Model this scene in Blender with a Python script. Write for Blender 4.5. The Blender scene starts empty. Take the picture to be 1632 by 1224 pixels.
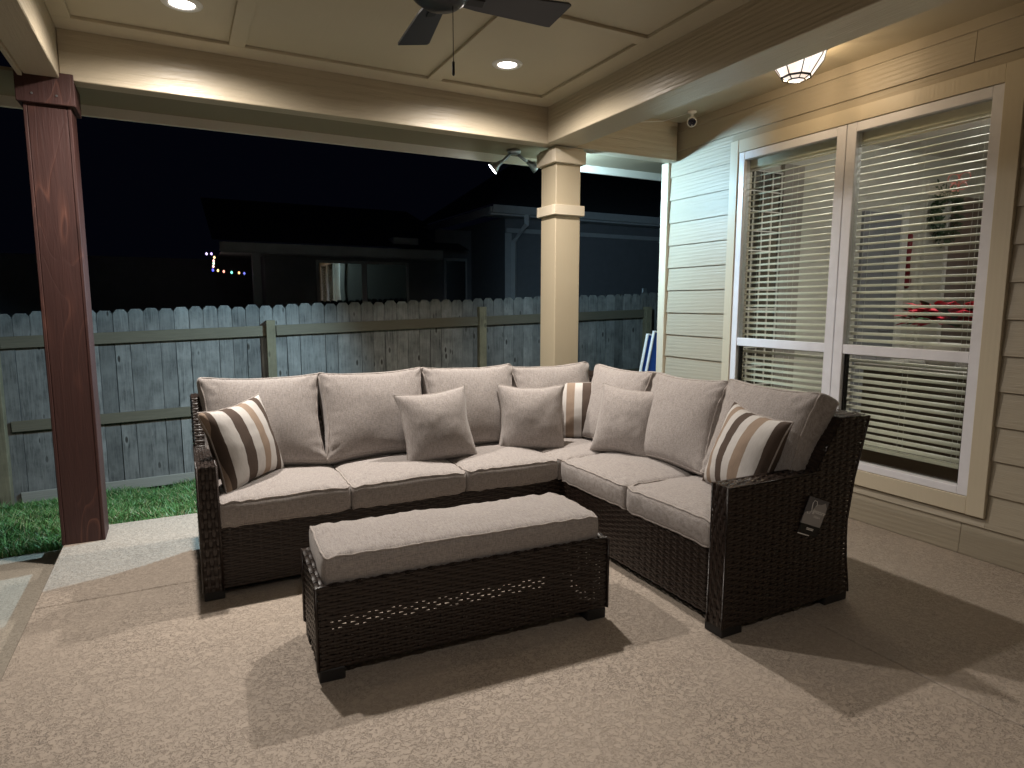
import bpy, bmesh, math, random
from mathutils import Vector, Matrix, noise
random.seed(7)
R = math.radians
scene = bpy.context.scene
COL = scene.collection

# ------------------------------------------------------------------ camera
CAMZ = 1.40
yaw, pitch, roll = R(27.3767), R(7.2113), R(0.0994)
fw = Vector((math.sin(yaw)*math.cos(pitch), math.cos(yaw)*math.cos(pitch), -math.sin(pitch)))
rt = Vector((math.cos(yaw), -math.sin(yaw), 0))
up = rt.cross(fw)
r2 = rt*math.cos(roll) + up*math.sin(roll)
u2 = up*math.cos(roll) - rt*math.sin(roll)
cd = bpy.data.cameras.new('camera'); cam = bpy.data.objects.new('camera', cd); COL.objects.link(cam)
cd.sensor_width = 36; cd.lens = 36*1021.9/1632; cd.clip_start = 0.05; cd.clip_end = 500
M = Matrix((r2, u2, -fw)).transposed().to_4x4(); M.translation = (0, 0, CAMZ)
cam.matrix_world = M
scene.camera = cam

# ------------------------------------------------------------------ night sky, exposure
wd = bpy.data.worlds.new('World'); scene.world = wd; wd.use_nodes = True
bg = wd.node_tree.nodes['Background']
bg.inputs[0].default_value = (0.30, 0.38, 0.95, 1); bg.inputs[1].default_value = 0.0021
vs = scene.view_settings
vs.view_transform = 'Standard'; vs.look = 'None'; vs.gamma = 1; vs.exposure = 0.28; vs.use_curve_mapping = False
scene.cycles.max_bounces = 7; scene.cycles.diffuse_bounces = 3; scene.cycles.glossy_bounces = 3; scene.cycles.transparent_max_bounces = 12
scene.cycles.caustics_reflective = False; scene.cycles.caustics_refractive = False
scene.cycles.sample_clamp_indirect = 4.0

# lamp strengths
P_CAN, P_FLOOD, P_FLOOD_R, P_DOME, P_ROOM, P_DOWN = 240.0, 520.0, 165.0, 17.0, 38.0, 80.0
WARM = (1.0, 0.915, 0.83); COOL = (0.50, 0.80, 1.0); DOMEC = (1.0, 0.74, 0.46)

# ------------------------------------------------------------------ node helpers
MATS = {}
def mat(name):
    m = bpy.data.materials.new(name); m.use_nodes = True; MATS[name] = m
    nt = m.node_tree; b = nt.nodes['Principled BSDF']
    return m, nt, b
def nd(nt, t, **kw):
    n = nt.nodes.new(t)
    for k, v in kw.items(): setattr(n, k, v)
    return n
def coords(nt, scale=(1, 1, 1), rot=(0, 0, 0), space='Object'):
    tc = nd(nt, 'ShaderNodeTexCoord'); mp = nd(nt, 'ShaderNodeMapping')
    mp.inputs['Scale'].default_value = scale; mp.inputs['Rotation'].default_value = rot
    nt.links.new(tc.outputs[space], mp.inputs[0]); return mp.outputs[0]
def noise_n(nt, vec, scale, detail=4, rough=0.55, dist=0):
    n = nd(nt, 'ShaderNodeTexNoise'); n.inputs['Scale'].default_value = scale
    n.inputs['Detail'].default_value = detail; n.inputs['Roughness'].default_value = rough; n.inputs['Distortion'].default_value = dist
    nt.links.new(vec, n.inputs['Vector']); return n.outputs['Fac']
def ramp(nt, fac, stops, interp='LINEAR'):
    r = nd(nt, 'ShaderNodeValToRGB'); r.color_ramp.interpolation = interp
    el = r.color_ramp.elements
    while len(el) < len(stops): el.new(0.5)
    for e, (p, c) in zip(el, stops):
        e.position = p; e.color = (c, c, c, 1) if isinstance(c, (int, float)) else (*c, 1)
    nt.links.new(fac, r.inputs[0]); return r.outputs[0]
def mix(nt, fac, a, b, mode='MIX'):
    n = nd(nt, 'ShaderNodeMix', data_type='RGBA', blend_type=mode)
    for s, v in ((n.inputs[0], fac), (n.inputs[6], a), (n.inputs[7], b)):
        if hasattr(v, 'links'): nt.links.new(v, s)
        elif isinstance(v, (int, float)): s.default_value = v
        else: s.default_value = (*v, 1)
    return n.outputs[2]
def math_n(nt, op, a, b=0.0):
    n = nd(nt, 'ShaderNodeMath', operation=op)
    for s, v in ((n.inputs[0], a), (n.inputs[1], b)):
        if hasattr(v, 'links'): nt.links.new(v, s)
        else: s.default_value = v
    return n.outputs[0]
def bump(nt, b, h, strength=0.3, dist=0.01):
    n = nd(nt, 'ShaderNodeBump'); n.inputs['Strength'].default_value = strength; n.inputs['Distance'].default_value = dist
    nt.links.new(h, n.inputs['Height']); nt.links.new(n.outputs[0], b.inputs['Normal'])
def vary(nt):
    return nd(nt, 'ShaderNodeObjectInfo').outputs['Random']
def setc(nt, b, col):
    if hasattr(col, 'links'): nt.links.new(col, b.inputs['Base Color'])
    else: b.inputs['Base Color'].default_value = (*col, 1)

def plain(name, col, rough=0.5, metal=0.0, spec=0.5):
    m, nt, b = mat(name); b.inputs['Roughness'].default_value = rough; b.inputs['Metallic'].default_value = metal
    b.inputs['Specular IOR Level'].default_value = spec
    f = noise_n(nt, coords(nt), 9, 4)
    setc(nt, b, mix(nt, f, tuple(c*0.86 for c in col), tuple(min(1, c*1.1) for c in col)))
    bump(nt, b, noise_n(nt, coords(nt), 60, 3), 0.08, 0.003)
    return m

def painted_board(name, col, axis, rough=0.42, grain=0.55):
    # embossed cedar grain under house paint; grain runs along axis
    m, nt, b = mat(name); b.inputs['Roughness'].default_value = rough
    sc = [1, 1, 1]; sc = [9, 9, 9]; sc[axis] = 0.55
    v = coords(nt, tuple(sc), space='Object')
    n1 = noise_n(nt, v, 6, 6, 0.6, 0.9); n2 = noise_n(nt, v, 18, 3, 0.5, 0.3)
    w = nd(nt, 'ShaderNodeTexWave', wave_type='RINGS', rings_direction='X'); w.inputs['Scale'].default_value = 1.3
    w.inputs['Distortion'].default_value = 5; w.inputs['Detail'].default_value = 3; w.inputs['Detail Scale'].default_value = 1.2
    nt.links.new(v, w.inputs['Vector'])
    h = math_n(nt, 'ADD', math_n(nt, 'MULTIPLY', n1, 0.7), math_n(nt, 'ADD', math_n(nt, 'MULTIPLY', n2, 0.25), math_n(nt, 'MULTIPLY', w.outputs['Fac'], 0.22)))
    bump(nt, b, h, grain, 0.006)
    f = noise_n(nt, coords(nt), 3.0, 5, 0.6)
    c = mix(nt, f, tuple(x*0.90 for x in col), tuple(x*1.07 for x in col))
    c = mix(nt, math_n(nt, 'MULTIPLY', vary(nt), 0.35), c, tuple(x*0.90 for x in col))
    setc(nt, b, c); return m

TAN = (0.50, 0.43, 0.315); TRIM = (0.60, 0.53, 0.40)
m_beamx = painted_board('painted_beam_grain_x', TAN, 0, 0.33, 0.9)
m_beamy = painted_board('painted_beam_grain_y', TAN, 1, 0.33, 0.9)
m_ceil = painted_board('painted_ceiling', (0.52, 0.46, 0.34), 1, 0.5, 0.18)
m_siding = painted_board('painted_siding', (0.41, 0.36, 0.275), 1, 0.45)
m_colz = painted_board('painted_column', (0.50, 0.425, 0.30), 2, 0.5, 0.15)
m_trim = painted_board('painted_trim', TRIM, 2, 0.45, 0.15)
m_cap = painted_board('painted_cap', (0.66, 0.58, 0.45), 0, 0.45, 0.12)
m_vinyl = plain('white_vinyl', (0.82, 0.82, 0.87), 0.35)
m_white = plain('white_enamel', (0.80, 0.79, 0.76), 0.4)
m_black = plain('black_metal', (0.018, 0.018, 0.022), 0.4, 0.3)
m_blade = plain('fan_blade_charcoal', (0.03, 0.032, 0.042), 0.35)
m_grey = plain('grey_metal', (0.34, 0.36, 0.38), 0.35, 0.8)
m_dark = plain('dark_rubber', (0.012, 0.011, 0.011), 0.6)
m_gutter = plain('gutter_enamel', (0.50, 0.50, 0.52), 0.45)
m_brick = plain('neighbour_wall', (0.20, 0.20, 0.22), 0.8)
m_shingle = plain('roof_shingle', (0.06, 0.06, 0.065), 0.9)

# concrete patio: knock-down trowelled texture with thin dark edges
def concrete(name, col, tex=1.0):
    m, nt, b = mat(name); b.inputs['Roughness'].default_value = 0.62
    v = coords(nt, (1, 1, 1))
    wob = nd(nt, 'ShaderNodeTexNoise'); wob.inputs['Scale'].default_value = 60; wob.inputs['Detail'].default_value = 3
    nt.links.new(v, wob.inputs['Vector'])
    vv = nd(nt, 'ShaderNodeVectorMath', operation='MULTIPLY_ADD'); vv.inputs[1].default_value = (0.022,)*3
    nt.links.new(wob.outputs['Color'], vv.inputs[0]); nt.links.new(v, vv.inputs[2])
    n1 = noise_n(nt, vv.outputs[0], 56, 3, 0.62, 0.6)
    isl = ramp(nt, n1, [(0.47, 0.0), (0.53, 1.0)])                    # raised flat islands
    line = ramp(nt, n1, [(0.435, 0.0), (0.475, 1.0), (0.515, 0.0)])    # the lip round each island
    big = noise_n(nt, v, 1.6, 4); fine = noise_n(nt, v, 260, 2)
    patch = ramp(nt, noise_n(nt, v, 2.3, 2), [(0.40, 0.35), (0.62, 1.0)])
    c = mix(nt, big, tuple(x*0.90 for x in col), tuple(x*1.08 for x in col))
    stain = ramp(nt, noise_n(nt, v, 0.9, 6, 0.65, 0.6), [(0.56, 0.0), (0.72, 0.5)])
    c = mix(nt, stain, c, tuple(x*0.74 for x in col))
    spot = ramp(nt, noise_n(nt, v, 17, 2, 0.5), [(0.74, 0.0), (0.78, 0.7)])
    c = mix(nt, spot, c, tuple(x*0.5 for x in col))
    c = mix(nt, math_n(nt, 'MULTIPLY', fine, 0.30), c, tuple(x*0.72 for x in col))
    c = mix(nt, math_n(nt, 'MULTIPLY', math_n(nt, 'SUBTRACT', 1.0, isl), 0.32*tex), c, tuple(x*0.74 for x in col))
    ln = math_n(nt, 'MULTIPLY', math_n(nt, 'MULTIPLY', line, patch), 1.0*tex)
    c = mix(nt, ln, c, tuple(x*0.42 for x in col))
    setc(nt, b, c)
    h = math_n(nt, 'ADD', isl, math_n(nt, 'MULTIPLY', fine, 0.35))
    bump(nt, b, h, 0.55*tex, 0.007)
    return m
m_patio = concrete('patio_concrete', (0.46, 0.385, 0.315))
m_walk = concrete('walkway_concrete', (0.43, 0.38, 0.31), 0.7)

# soil under lawn / far ground
m_soil, nt, b = mat('lawn_soil'); b.inputs['Roughness'].default_value = 0.95
f = noise_n(nt, coords(nt), 30, 5); setc(nt, b, mix(nt, f, (0.03, 0.05, 0.018), (0.075, 0.085, 0.04)))
bump(nt, b, f, 0.6, 0.03)
m_grass, nt, b = mat('grass_blade'); b.inputs['Roughness'].default_value = 0.5
g1 = nd(nt, 'ShaderNodeNewGeometry').outputs['Random Per Island']
setc(nt, b, ramp(nt, g1, [(0.0, (0.035, 0.11, 0.025)), (0.45, (0.07, 0.19, 0.045)), (0.8, (0.13, 0.26, 0.08)), (0.93, (0.26, 0.26, 0.12)), (1.0, (0.38, 0.36, 0.22))]))

# fence wood
def fence_mat(name, a, bcol, kn):
    m, nt, b = mat(name); b.inputs['Roughness'].default_value = 0.85
    oi = nd(nt, 'ShaderNodeObjectInfo')
    tc = nd(nt, 'ShaderNodeTexCoord'); add = nd(nt, 'ShaderNodeVectorMath', operation='MULTIPLY_ADD')
    cx = nd(nt, 'ShaderNodeCombineXYZ')
    nt.links.new(math_n(nt, 'MULTIPLY', oi.outputs['Random'], 37.0), cx.inputs[0]); nt.links.new(math_n(nt, 'MULTIPLY', oi.outputs['Random'], 91.0), cx.inputs[2])
    add.inputs[1].default_value = (1, 1, 1); nt.links.new(tc.outputs['Object'], add.inputs[0]); nt.links.new(cx.outputs[0], add.inputs[2])
    mp = nd(nt, 'ShaderNodeMapping'); mp.inputs['Scale'].default_value = (14, 14, 0.9); nt.links.new(add.outputs[0], mp.inputs[0])
    gr = noise_n(nt, mp.outputs[0], 4, 6, 0.62, 0.8)
    mp2 = nd(nt, 'ShaderNodeMapping'); mp2.inputs['Scale'].default_value = (7, 7, 2.6); nt.links.new(add.outputs[0], mp2.inputs[0])
    vo = nd(nt, 'ShaderNodeTexVoronoi'); vo.inputs['Scale'].default_value = 1.7; nt.links.new(mp2.outputs[0], vo.inputs['Vector'])
    knot = ramp(nt, vo.outputs['Distance'], [(0.0, 1.0), (0.11, 0.9), (0.17, 0.0)])
    vr = nd(nt, 'ShaderNodeSeparateColor'); nt.links.new(vo.outputs['Color'], vr.inputs[0])
    knot = math_n(nt, 'MULTIPLY', knot, ramp(nt, vr.outputs[0], [(0.30, 0.0), (0.75, 1.0)]))
    blotch = noise_n(nt, add.outputs[0], 4.5, 5, 0.65)
    c = mix(nt, ramp(nt, gr, [(0.30, 0.0), (0.68, 1.0)]), a, bcol)
    halo = math_n(nt, 'MULTIPLY', ramp(nt, vo.outputs['Distance'], [(0.12, 0.0), (0.20, 0.55), (0.36, 0.0)]), ramp(nt, vr.outputs[0], [(0.45, 0.0), (0.85, 1.0)]))
    c = mix(nt, halo, c, tuple(x*1.5 for x in bcol))
    c = mix(nt, ramp(nt, blotch, [(0.36, 0.0), (0.66, 0.8)]), c, tuple(x*1.35 for x in bcol))
    c = mix(nt, math_n(nt, 'MULTIPLY', oi.outputs['Random'], 0.55), c, tuple(x*0.55 for x in a))
    c = mix(nt, math_n(nt, 'MULTIPLY', knot, kn), c, (0.03, 0.025, 0.02))
    setc(nt, b, c); bump(nt, b, math_n(nt, 'SUBTRACT', gr, knot), 0.5, 0.006); return m
m_picket = fence_mat('weathered_picket', (0.056, 0.057, 0.056), (0.265, 0.258, 0.242), 0.95)
def along_x(name, a, bcol):
    m, nt, b = mat(name); b.inputs['Roughness'].default_value = 0.8
    v = coords(nt, (0.9, 14, 14)); gr = noise_n(nt, v, 4, 6, 0.6, 0.9)
    c = mix(nt, gr, a, bcol); c = mix(nt, math_n(nt, 'MULTIPLY', vary(nt), 0.4), c, a)
    kv = nd(nt, 'ShaderNodeTexVoronoi'); kv.inputs['Scale'].default_value = 1.3; nt.links.new(coords(nt, (1.2, 6, 6)), kv.inputs['Vector'])
    c = mix(nt, ramp(nt, kv.outputs['Distance'], [(0.0, 0.8), (0.09, 0.7), (0.16, 0.0)]), c, tuple(x*0.3 for x in a))
    setc(nt, b, c); bump(nt, b, gr, 0.4, 0.005); return m
m_rail = along_x('fence_rail_wood', (0.095, 0.080, 0.055), (0.19, 0.165, 0.115))
m_kick = along_x('fence_kickboard_wood', (0.24, 0.23, 0.20), (0.40, 0.38, 0.33))
m_fpost = fence_mat('fence_post_wood', (0.11, 0.092, 0.058), (0.22, 0.19, 0.12), 0.5)

# stained post
m_stain, nt, b = mat('stained_cedar'); b.inputs['Roughness'].default_value = 0.6
gr = noise_n(nt, coords(nt, (9, 9, 0.5)), 5, 7, 0.65, 1.0)
fig = noise_n(nt, coords(nt, (3.4, 3.4, 0.62)), 1.5, 1.5, 0.45, 0.5)
ring_l = ramp(nt, math_n(nt, 'FRACT', math_n(nt, 'MULTIPLY', fig, 13.0)), [(0.0, 1.0), (0.10, 0.35), (0.30, 0.0), (0.93, 0.0), (1.0, 1.0)])
msk = ramp(nt, noise_n(nt, coords(nt, (2, 2, 0.9)), 2.0, 2), [(0.45, 0.0), (0.65, 1.0)])
c = mix(nt, gr, (0.026, 0.0085, 0.007), (0.070, 0.025, 0.020))
c = mix(nt, math_n(nt, 'MULTIPLY', math_n(nt, 'MULTIPLY', ring_l, msk), 0.55), c, (0.19, 0.075, 0.05))
kv = nd(nt, 'ShaderNodeTexVoronoi'); kv.inputs['Scale'].default_value = 1.0; nt.links.new(coords(nt, (3.2, 3.2, 1.3)), kv.inputs['Vector'])
c = mix(nt, ramp(nt, kv.outputs['Distance'], [(0.0, 0.9), (0.08, 0.6), (0.13, 0.0)]), c, (0.025, 0.008, 0.006))
setc(nt, b, c); bump(nt, b, math_n(nt, 'SUBTRACT', gr, math_n(nt, 'MULTIPLY', ring_l, 0.2)), 0.4, 0.006)

# wicker
m_wick, nt, b = mat('dark_resin_wicker'); b.inputs['Roughness'].default_value = 0.34
f = noise_n(nt, coords(nt), 55, 3); ri = nd(nt, 'ShaderNodeNewGeometry').outputs['Random Per Island']
c = mix(nt, f, (0.013, 0.009, 0.0075), (0.040, 0.026, 0.020)); c = mix(nt, math_n(nt, 'MULTIPLY', ri, 0.5), c, (0.020, 0.012, 0.009))
setc(nt, b, c); bump(nt, b, noise_n(nt, coords(nt), 300, 2), 0.15, 0.002)
m_core = plain('wicker_frame_dark', (0.012, 0.009, 0.008), 0.6)

# upholstery: heathered slub weave
def fabric(name, col, dark):
    m, nt, b = mat(name); b.inputs['Roughness'].default_value = 0.92; b.inputs['Specular IOR Level'].default_value = 0.2
    b.inputs['Sheen Weight'].default_value = 0.25; b.inputs['Sheen Roughness'].default_value = 0.5
    h1 = noise_n(nt, coords(nt, (50, 420, 420)), 1.0, 2, 0.7); h2 = noise_n(nt, coords(nt, (420, 36, 36)), 1.0, 2, 0.7)
    s = math_n(nt, 'MULTIPLY', math_n(nt, 'ADD', h1, h2), 0.5)
    c = mix(nt, ramp(nt, s, [(0.38, 0.0), (0.60, 1.0)]), dark, col)
    c = mix(nt, ramp(nt, h1, [(0.52, 0.0), (0.66, 0.45)]), c, (col[0]*1.06, col[1]*0.97, col[2]*0.80))
    c = mix(nt, ramp(nt, noise_n(nt, coords(nt), 5, 3), [(0.35, 0.0), (0.7, 0.22)]), c, tuple(x*0.8 for x in col))
    setc(nt, b, c); bump(nt, b, s, 0.55, 0.003); return m
m_fab = fabric('taupe_fabric', (0.415, 0.382, 0.370), (0.228, 0.202, 0.188))
m_pipe = fabric('taupe_piping', (0.45, 0.41, 0.39), (0.26, 0.225, 0.205))

Wt, Dk, Tn = (0.62, 0.60, 0.58), (0.105, 0.078, 0.064), (0.34, 0.26, 0.20)
def stripe(name, stops):
    m, nt, b = mat(name); b.inputs['Roughness'].default_value = 0.9; b.inputs['Specular IOR Level'].default_value = 0.2
    tc = nd(nt, 'ShaderNodeTexCoord'); sx = nd(nt, 'ShaderNodeSeparateXYZ'); nt.links.new(tc.outputs['Object'], sx.inputs[0])
    fx = math_n(nt, 'ADD', math_n(nt, 'DIVIDE', sx.outputs[0], 0.42), 0.5)
    st = ramp(nt, fx, stops, 'CONSTANT')
    wv = noise_n(nt, coords(nt, (300, 40, 40)), 1, 2, 0.7)
    setc(nt, b, mix(nt, math_n(nt, 'MULTIPLY', wv, 0.45), st, (0.42, 0.38, 0.35), 'MULTIPLY')); bump(nt, b, wv, 0.35, 0.002); return m
m_stripe = stripe('striped_fabric', [(0.0, Tn), (0.04, Dk), (0.105, Wt), (0.27, Dk), (0.415, Wt), (0.545, Tn), (0.665, Wt), (0.79, Dk), (0.90, Wt)])
m_stripe2 = stripe('striped_fabric_reversed', [(0.0, Dk), (0.07, Wt), (0.14, Tn), (0.235, Wt), (0.355, Dk), (0.48, Wt), (0.60, Tn), (0.74, Wt), (0.90, Dk)])
m_stripe3 = stripe('striped_fabric_corner', [(0.0, Wt), (0.10, Dk), (0.20, Wt), (0.33, Tn), (0.46, Wt), (0.58, Dk), (0.72, Wt), (0.86, Tn)])

# glass panes
def glass(name, tint, refl=1.0):
    m = bpy.data.materials.new(name); m.use_nodes = True; nt = m.node_tree; nt.nodes.clear()
    o = nd(nt, 'ShaderNodeOutputMaterial'); t = nd(nt, 'ShaderNodeBsdfTransparent'); g = nd(nt, 'ShaderNodeBsdfGlossy')
    t.inputs[0].default_value = (*tint, 1); g.inputs['Roughness'].default_value = 0.0; g.inputs[0].default_value = (refl, refl, refl, 1)
    fr = nd(nt, 'ShaderNodeFresnel'); bf_ = nd(nt, 'ShaderNodeNewGeometry').outputs['Backfacing']
    nt.links.new(math_n(nt, 'ADD', math_n(nt, 'MULTIPLY', bf_, 1/1.5-1.5), 1.5), fr.inputs[0]); mx = nd(nt, 'ShaderNodeMixShader')
    wv = nd(nt, 'ShaderNodeBump'); wv.inputs['Strength'].default_value = 0.05; wv.inputs['Distance'].default_value = 0.02
    nt.links.new(noise_n(nt, coords(nt), 1.6, 1), wv.inputs['Height']); nt.links.new(wv.outputs[0], g.inputs['Normal'])
    nt.links.new(fr.outputs[0], mx.inputs[0]); nt.links.new(t.outputs[0], mx.inputs[1]); nt.links.new(g.outputs[0], mx.inputs[2]); nt.links.new(mx.outputs[0], o.inputs[0])
    return m
m_glass = glass('window_glass', (0.86, 0.88, 0.86))
m_nglass, nt, b = mat('dark_window_glass'); setc(nt, b, (0.004, 0.004, 0.006)); b.inputs['Roughness'].default_value = 0.02
b.inputs['Specular IOR Level'].default_value = 1.0; b.inputs['IOR'].default_value = 1.9
bump(nt, b, noise_n(nt, coords(nt), 1.5, 1), 0.05, 0.03)

def emis(name, col, s):
    m, nt, b = mat(name); setc(nt, b, (0.8, 0.8, 0.8)); b.inputs['Emission Color'].default_value = (*col, 1); b.inputs['Emission Strength'].default_value = s; return m
m_lens = emis('led_lens', (1.0, 0.95, 0.88), 9.0)
m_flens = emis('flood_lens', (0.86, 0.95, 1.0), 22.0)

# ------------------------------------------------------------------ mesh helpers
class MB:
    def __init__(s): s.v = []; s.f = []
    def add(s, vs, fs):
        o = len(s.v); s.v += [tuple(v) for v in vs]; s.f += [tuple(i+o for i in f) for f in fs]; return s
    def box(s, a, c, bev=0.0):
        (x0, y0, z0), (x1, y1, z1) = a, c
        if bev <= 0:
            return s.add([(x0,y0,z0),(x1,y0,z0),(x1,y1,z0),(x0,y1,z0),(x0,y0,z1),(x1,y0,z1),(x1,y1,z1),(x0,y1,z1)],
                         [(0,3,2,1),(4,5,6,7),(0,1,5,4),(1,2,6,5),(2,3,7,6),(3,0,4,7)])
        bm = bmesh.new(); bmesh.ops.create_cube(bm, size=1)
        for v in bm.verts: v.co = Vector(((x0+x1)/2 + v.co.x*(x1-x0), (y0+y1)/2 + v.co.y*(y1-y0), (z0+z1)/2 + v.co.z*(z1-z0)))
        bmesh.ops.bevel(bm, geom=bm.edges[:], offset=bev, segments=1, affect='EDGES')
        bm.verts.index_update()
        s.add([v.co[:] for v in bm.verts], [[v.index for v in f.verts] for f in bm.faces]); bm.free(); return s
    def prism(s, poly, axis, a, c):
        # polygon in the two other axes, extruded along axis
        def P(p, t):
            q = list(p); q.insert(axis, t); return tuple(q)
        n = len(poly); vs = [P(p, a) for p in poly] + [P(p, c) for p in poly]
        fs = [tuple(range(n)), tuple(range(2*n-1, n-1, -1))] + [(i, (i+1) % n, n+(i+1) % n, n+i) for i in range(n)]
        return s.add(vs, fs)
    def tube(s, path, rad, seg=6, closed=False):
        path = [Vector(p) for p in path]; n = len(path); rs = rad if isinstance(rad, (list, tuple)) else [rad]*n
        vs = []
        for i, p in enumerate(path):
            a = path[(i-1) % n] if (closed or i > 0) else p; c = path[(i+1) % n] if (closed or i < n-1) else p
            t = (c-a); t = t.normalized() if t.length > 1e-9 else Vector((0, 0, 1))
            ref = Vector((0, 0, 1)) if abs(t.z) < 0.9 else Vector((1, 0, 0))
            x = t.cross(ref).normalized(); y = x.cross(t)
            for k in range(seg):
                an = 2*math.pi*k/seg; vs.append(p + (x*math.cos(an) + y*math.sin(an))*rs[i])
        fs = []
        for i in range(n if closed else n-1):
            j = (i+1) % n
            for k in range(seg):
                l = (k+1) % seg; fs.append((i*seg+k, i*seg+l, j*seg+l, j*seg+k))
        if not closed: fs += [tuple(range(seg-1, -1, -1)), tuple((n-1)*seg+k for k in range(seg))]
        return s.add(vs, fs)
    def lathe(s, prof, c=(0, 0, 0), seg=24, axis=None):
        vs = []; n = len(prof)
        for k in range(seg):
            a = 2*math.pi*k/seg
            for r, z in prof: vs.append(Vector((r*math.cos(a), r*math.sin(a), z)))
        if axis is not None:
            q = Vector((0, 0, 1)).rotation_difference(Vector(axis).normalized()); vs = [q @ v for v in vs]
        vs = [v + Vector(c) for v in vs]
        fs = [(k*n+i, ((k+1) % seg)*n+i, ((k+1) % seg)*n+i+1, k*n+i+1) for k in range(seg) for i in range(n-1)]
        return s.add(vs, fs)
    def mesh(s, name, smooth=False, clean=True):
        me = bpy.data.meshes.new(name); me.from_pydata(s.v, [], s.f); me.update()
        if clean:
            bm = bmesh.new(); bm.from_mesh(me); bmesh.ops.recalc_face_normals(bm, faces=bm.faces[:]); bm.to_mesh(me); bm.free()
        if smooth: me.polygons.foreach_set('use_smooth', [True]*len(me.polygons))
        return me
def tag(o, label=None, cat=None, group=None, kind=None):
    if label: o['label'] = label
    if cat: o['category'] = cat
    if group: o['group'] = group
    if kind: o['kind'] = kind
    return o
def put(name, me, m, parent=None, loc=(0, 0, 0), rot=(0, 0, 0)):
    o = bpy.data.objects.new(name, me); COL.objects.link(o); o.location = loc; o.rotation_euler = rot
    if me is not None and m is not None and not me.materials: me.materials.append(m)
    if parent is not None: o.parent = parent
    return o
def obj(name, mb, m, parent=None, loc=(0, 0, 0), rot=(0, 0, 0), smooth=False, clean=True):
    return put(name, mb.mesh(name, smooth, clean), m, parent, loc, rot)
def thing(name, label, cat, loc=(0, 0, 0), rz=0.0, group=None):
    o = bpy.data.objects.new(name, None); COL.objects.link(o); o.location = loc; o.rotation_euler = (0, 0, rz); o.empty_display_size = 0.1
    return tag(o, label, cat, group)
def struct(o): o['kind'] = 'structure'; return o
def copy_tree(o, parent=None):
    c = o.copy(); COL.objects.link(c); c.parent = parent
    for ch in list(o.children): copy_tree(ch, c)
    return c
def B(a, c, bev=0.0): return MB().box(a, c, bev)

# ================================================================== SETTING
XW = 3.848; XL = -0.668; YB = 4.66
# patio slabs (tooled joints between them, 6 mm open and 12 mm deep)
patio = struct(bpy.data.objects.new('patio_floor', None)); COL.objects.link(patio)
jx, jy, gp = 2.43, 3.49, 0.004
for (x0, x1) in ((XL, jx-gp), (jx+gp, XW+0.2)):
    for (y0, y1) in ((-2.4, jy-gp), (jy+gp, YB)):
        obj('slab', B((x0, y0, -0.16), (x1, y1, 0.0), 0.004), m_patio, patio)
obj('joint_bed', B((XL+0.01, -2.4, -0.165), (XW+0.2, YB-0.01, -0.012)), m_patio, patio)
wk = struct(bpy.data.objects.new('walkway', None)); COL.objects.link(wk)
for (x0, x1, y0, y1) in ((-3.6, XL-0.006, 1.0, 4.67), (-3.6, XL-0.006, -2.4, 0.992)):
    obj('slab', B((x0, y0, -0.30), (x1, y1, -0.12), 0.004), m_walk, wk)

def ground_z(x, y):
    t = min(1, max(0, (y-4.7)/2.65)); s = t*(-0.375 + 0.033*max(-3, min(8, x)))
    return -0.135 + s
g = MB(); nx, ny = 46, 46
def gx(i): t = i/(nx-1)*2-1; return 3 + math.copysign(abs(t)**2.2, t)*150
def gy(j): t = j/(ny-1)*2-1; return 6 + math.copysign(abs(t)**2.2, t)*150
for j in range(ny):
    for i in range(nx):
        x, y = gx(i), gy(j); g.v.append((x, y, ground_z(x, y) - (0.22 if y < 4.72 else 0)))
for j in range(ny-1):
    for i in range(nx-1): g.f.append((j*nx+i, j*nx+i+1, (j+1)*nx+i+1, (j+1)*nx+i))
struct(obj('ground', g, m_soil, smooth=True))
struct(obj('lawn', MB().add([(x, y, ground_z(x, y)+0.01) for y in (4.672, 5.3, 6, 6.7, 7.4, 8.2) for x in (-6, -3, 0, 3, 6, 9)],
       [(j*6+i, j*6+i+1, j*6+i+7, j*6+i+6) for j in range(5) for i in range(5)]), m_soil))
# grass blades
gb = MB()
def blades(n, x0, x1, y0, y1, h0, h1, wd_):
    for _ in range(n):
        x = random.uniform(x0, x1); y = random.uniform(y0, y1); z = ground_z(x, y)
        a = random.uniform(0, 6.283); h = random.uniform(h0, h1)*(0.7+0.6*noise.noise((x*2.1, y*2.1, 0))); ln = random.uniform(0.15, 0.95)*h; b2 = random.uniform(0, 6.283)
        dx, dy = math.cos(a)*wd_, math.sin(a)*wd_; lx, ly = math.cos(b2)*ln, math.sin(b2)*ln
        o = len(gb.v)
        gb.v += [(x-dx, y-dy, z), (x+dx, y+dy, z), (x+lx*0.35-dx*.8, y+ly*0.35-dy*.8, z+h*0.62), (x+lx*0.35+dx*.8, y+ly*0.35+dy*.8, z+h*0.62), (x+lx, y+ly, z+h*0.9)]
        gb.f += [(o, o+1, o+3, o+2), (o+2, o+3, o+4)]
blades(52000, -3.0, 0.9, 4.675, 7.28, 0.08, 0.17, 0.0036)
blades(9000, 0.9, 6.5, 4.69, 7.2, 0.07, 0.13, 0.006)
blades(3500, -5.5, -3.0, 4.69, 7.2, 0.07, 0.13, 0.006)
blades(2600, -3.0, -0.7, 4.66, 4.72, 0.06, 0.13, 0.003); blades(1500, -0.66, 0.6, 4.665, 4.71, 0.10, 0.19, 0.003)
tag(obj('grass', gb, m_grass, clean=False), 'short green lawn between the patio and the board fence', 'grass', kind='stuff')

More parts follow.
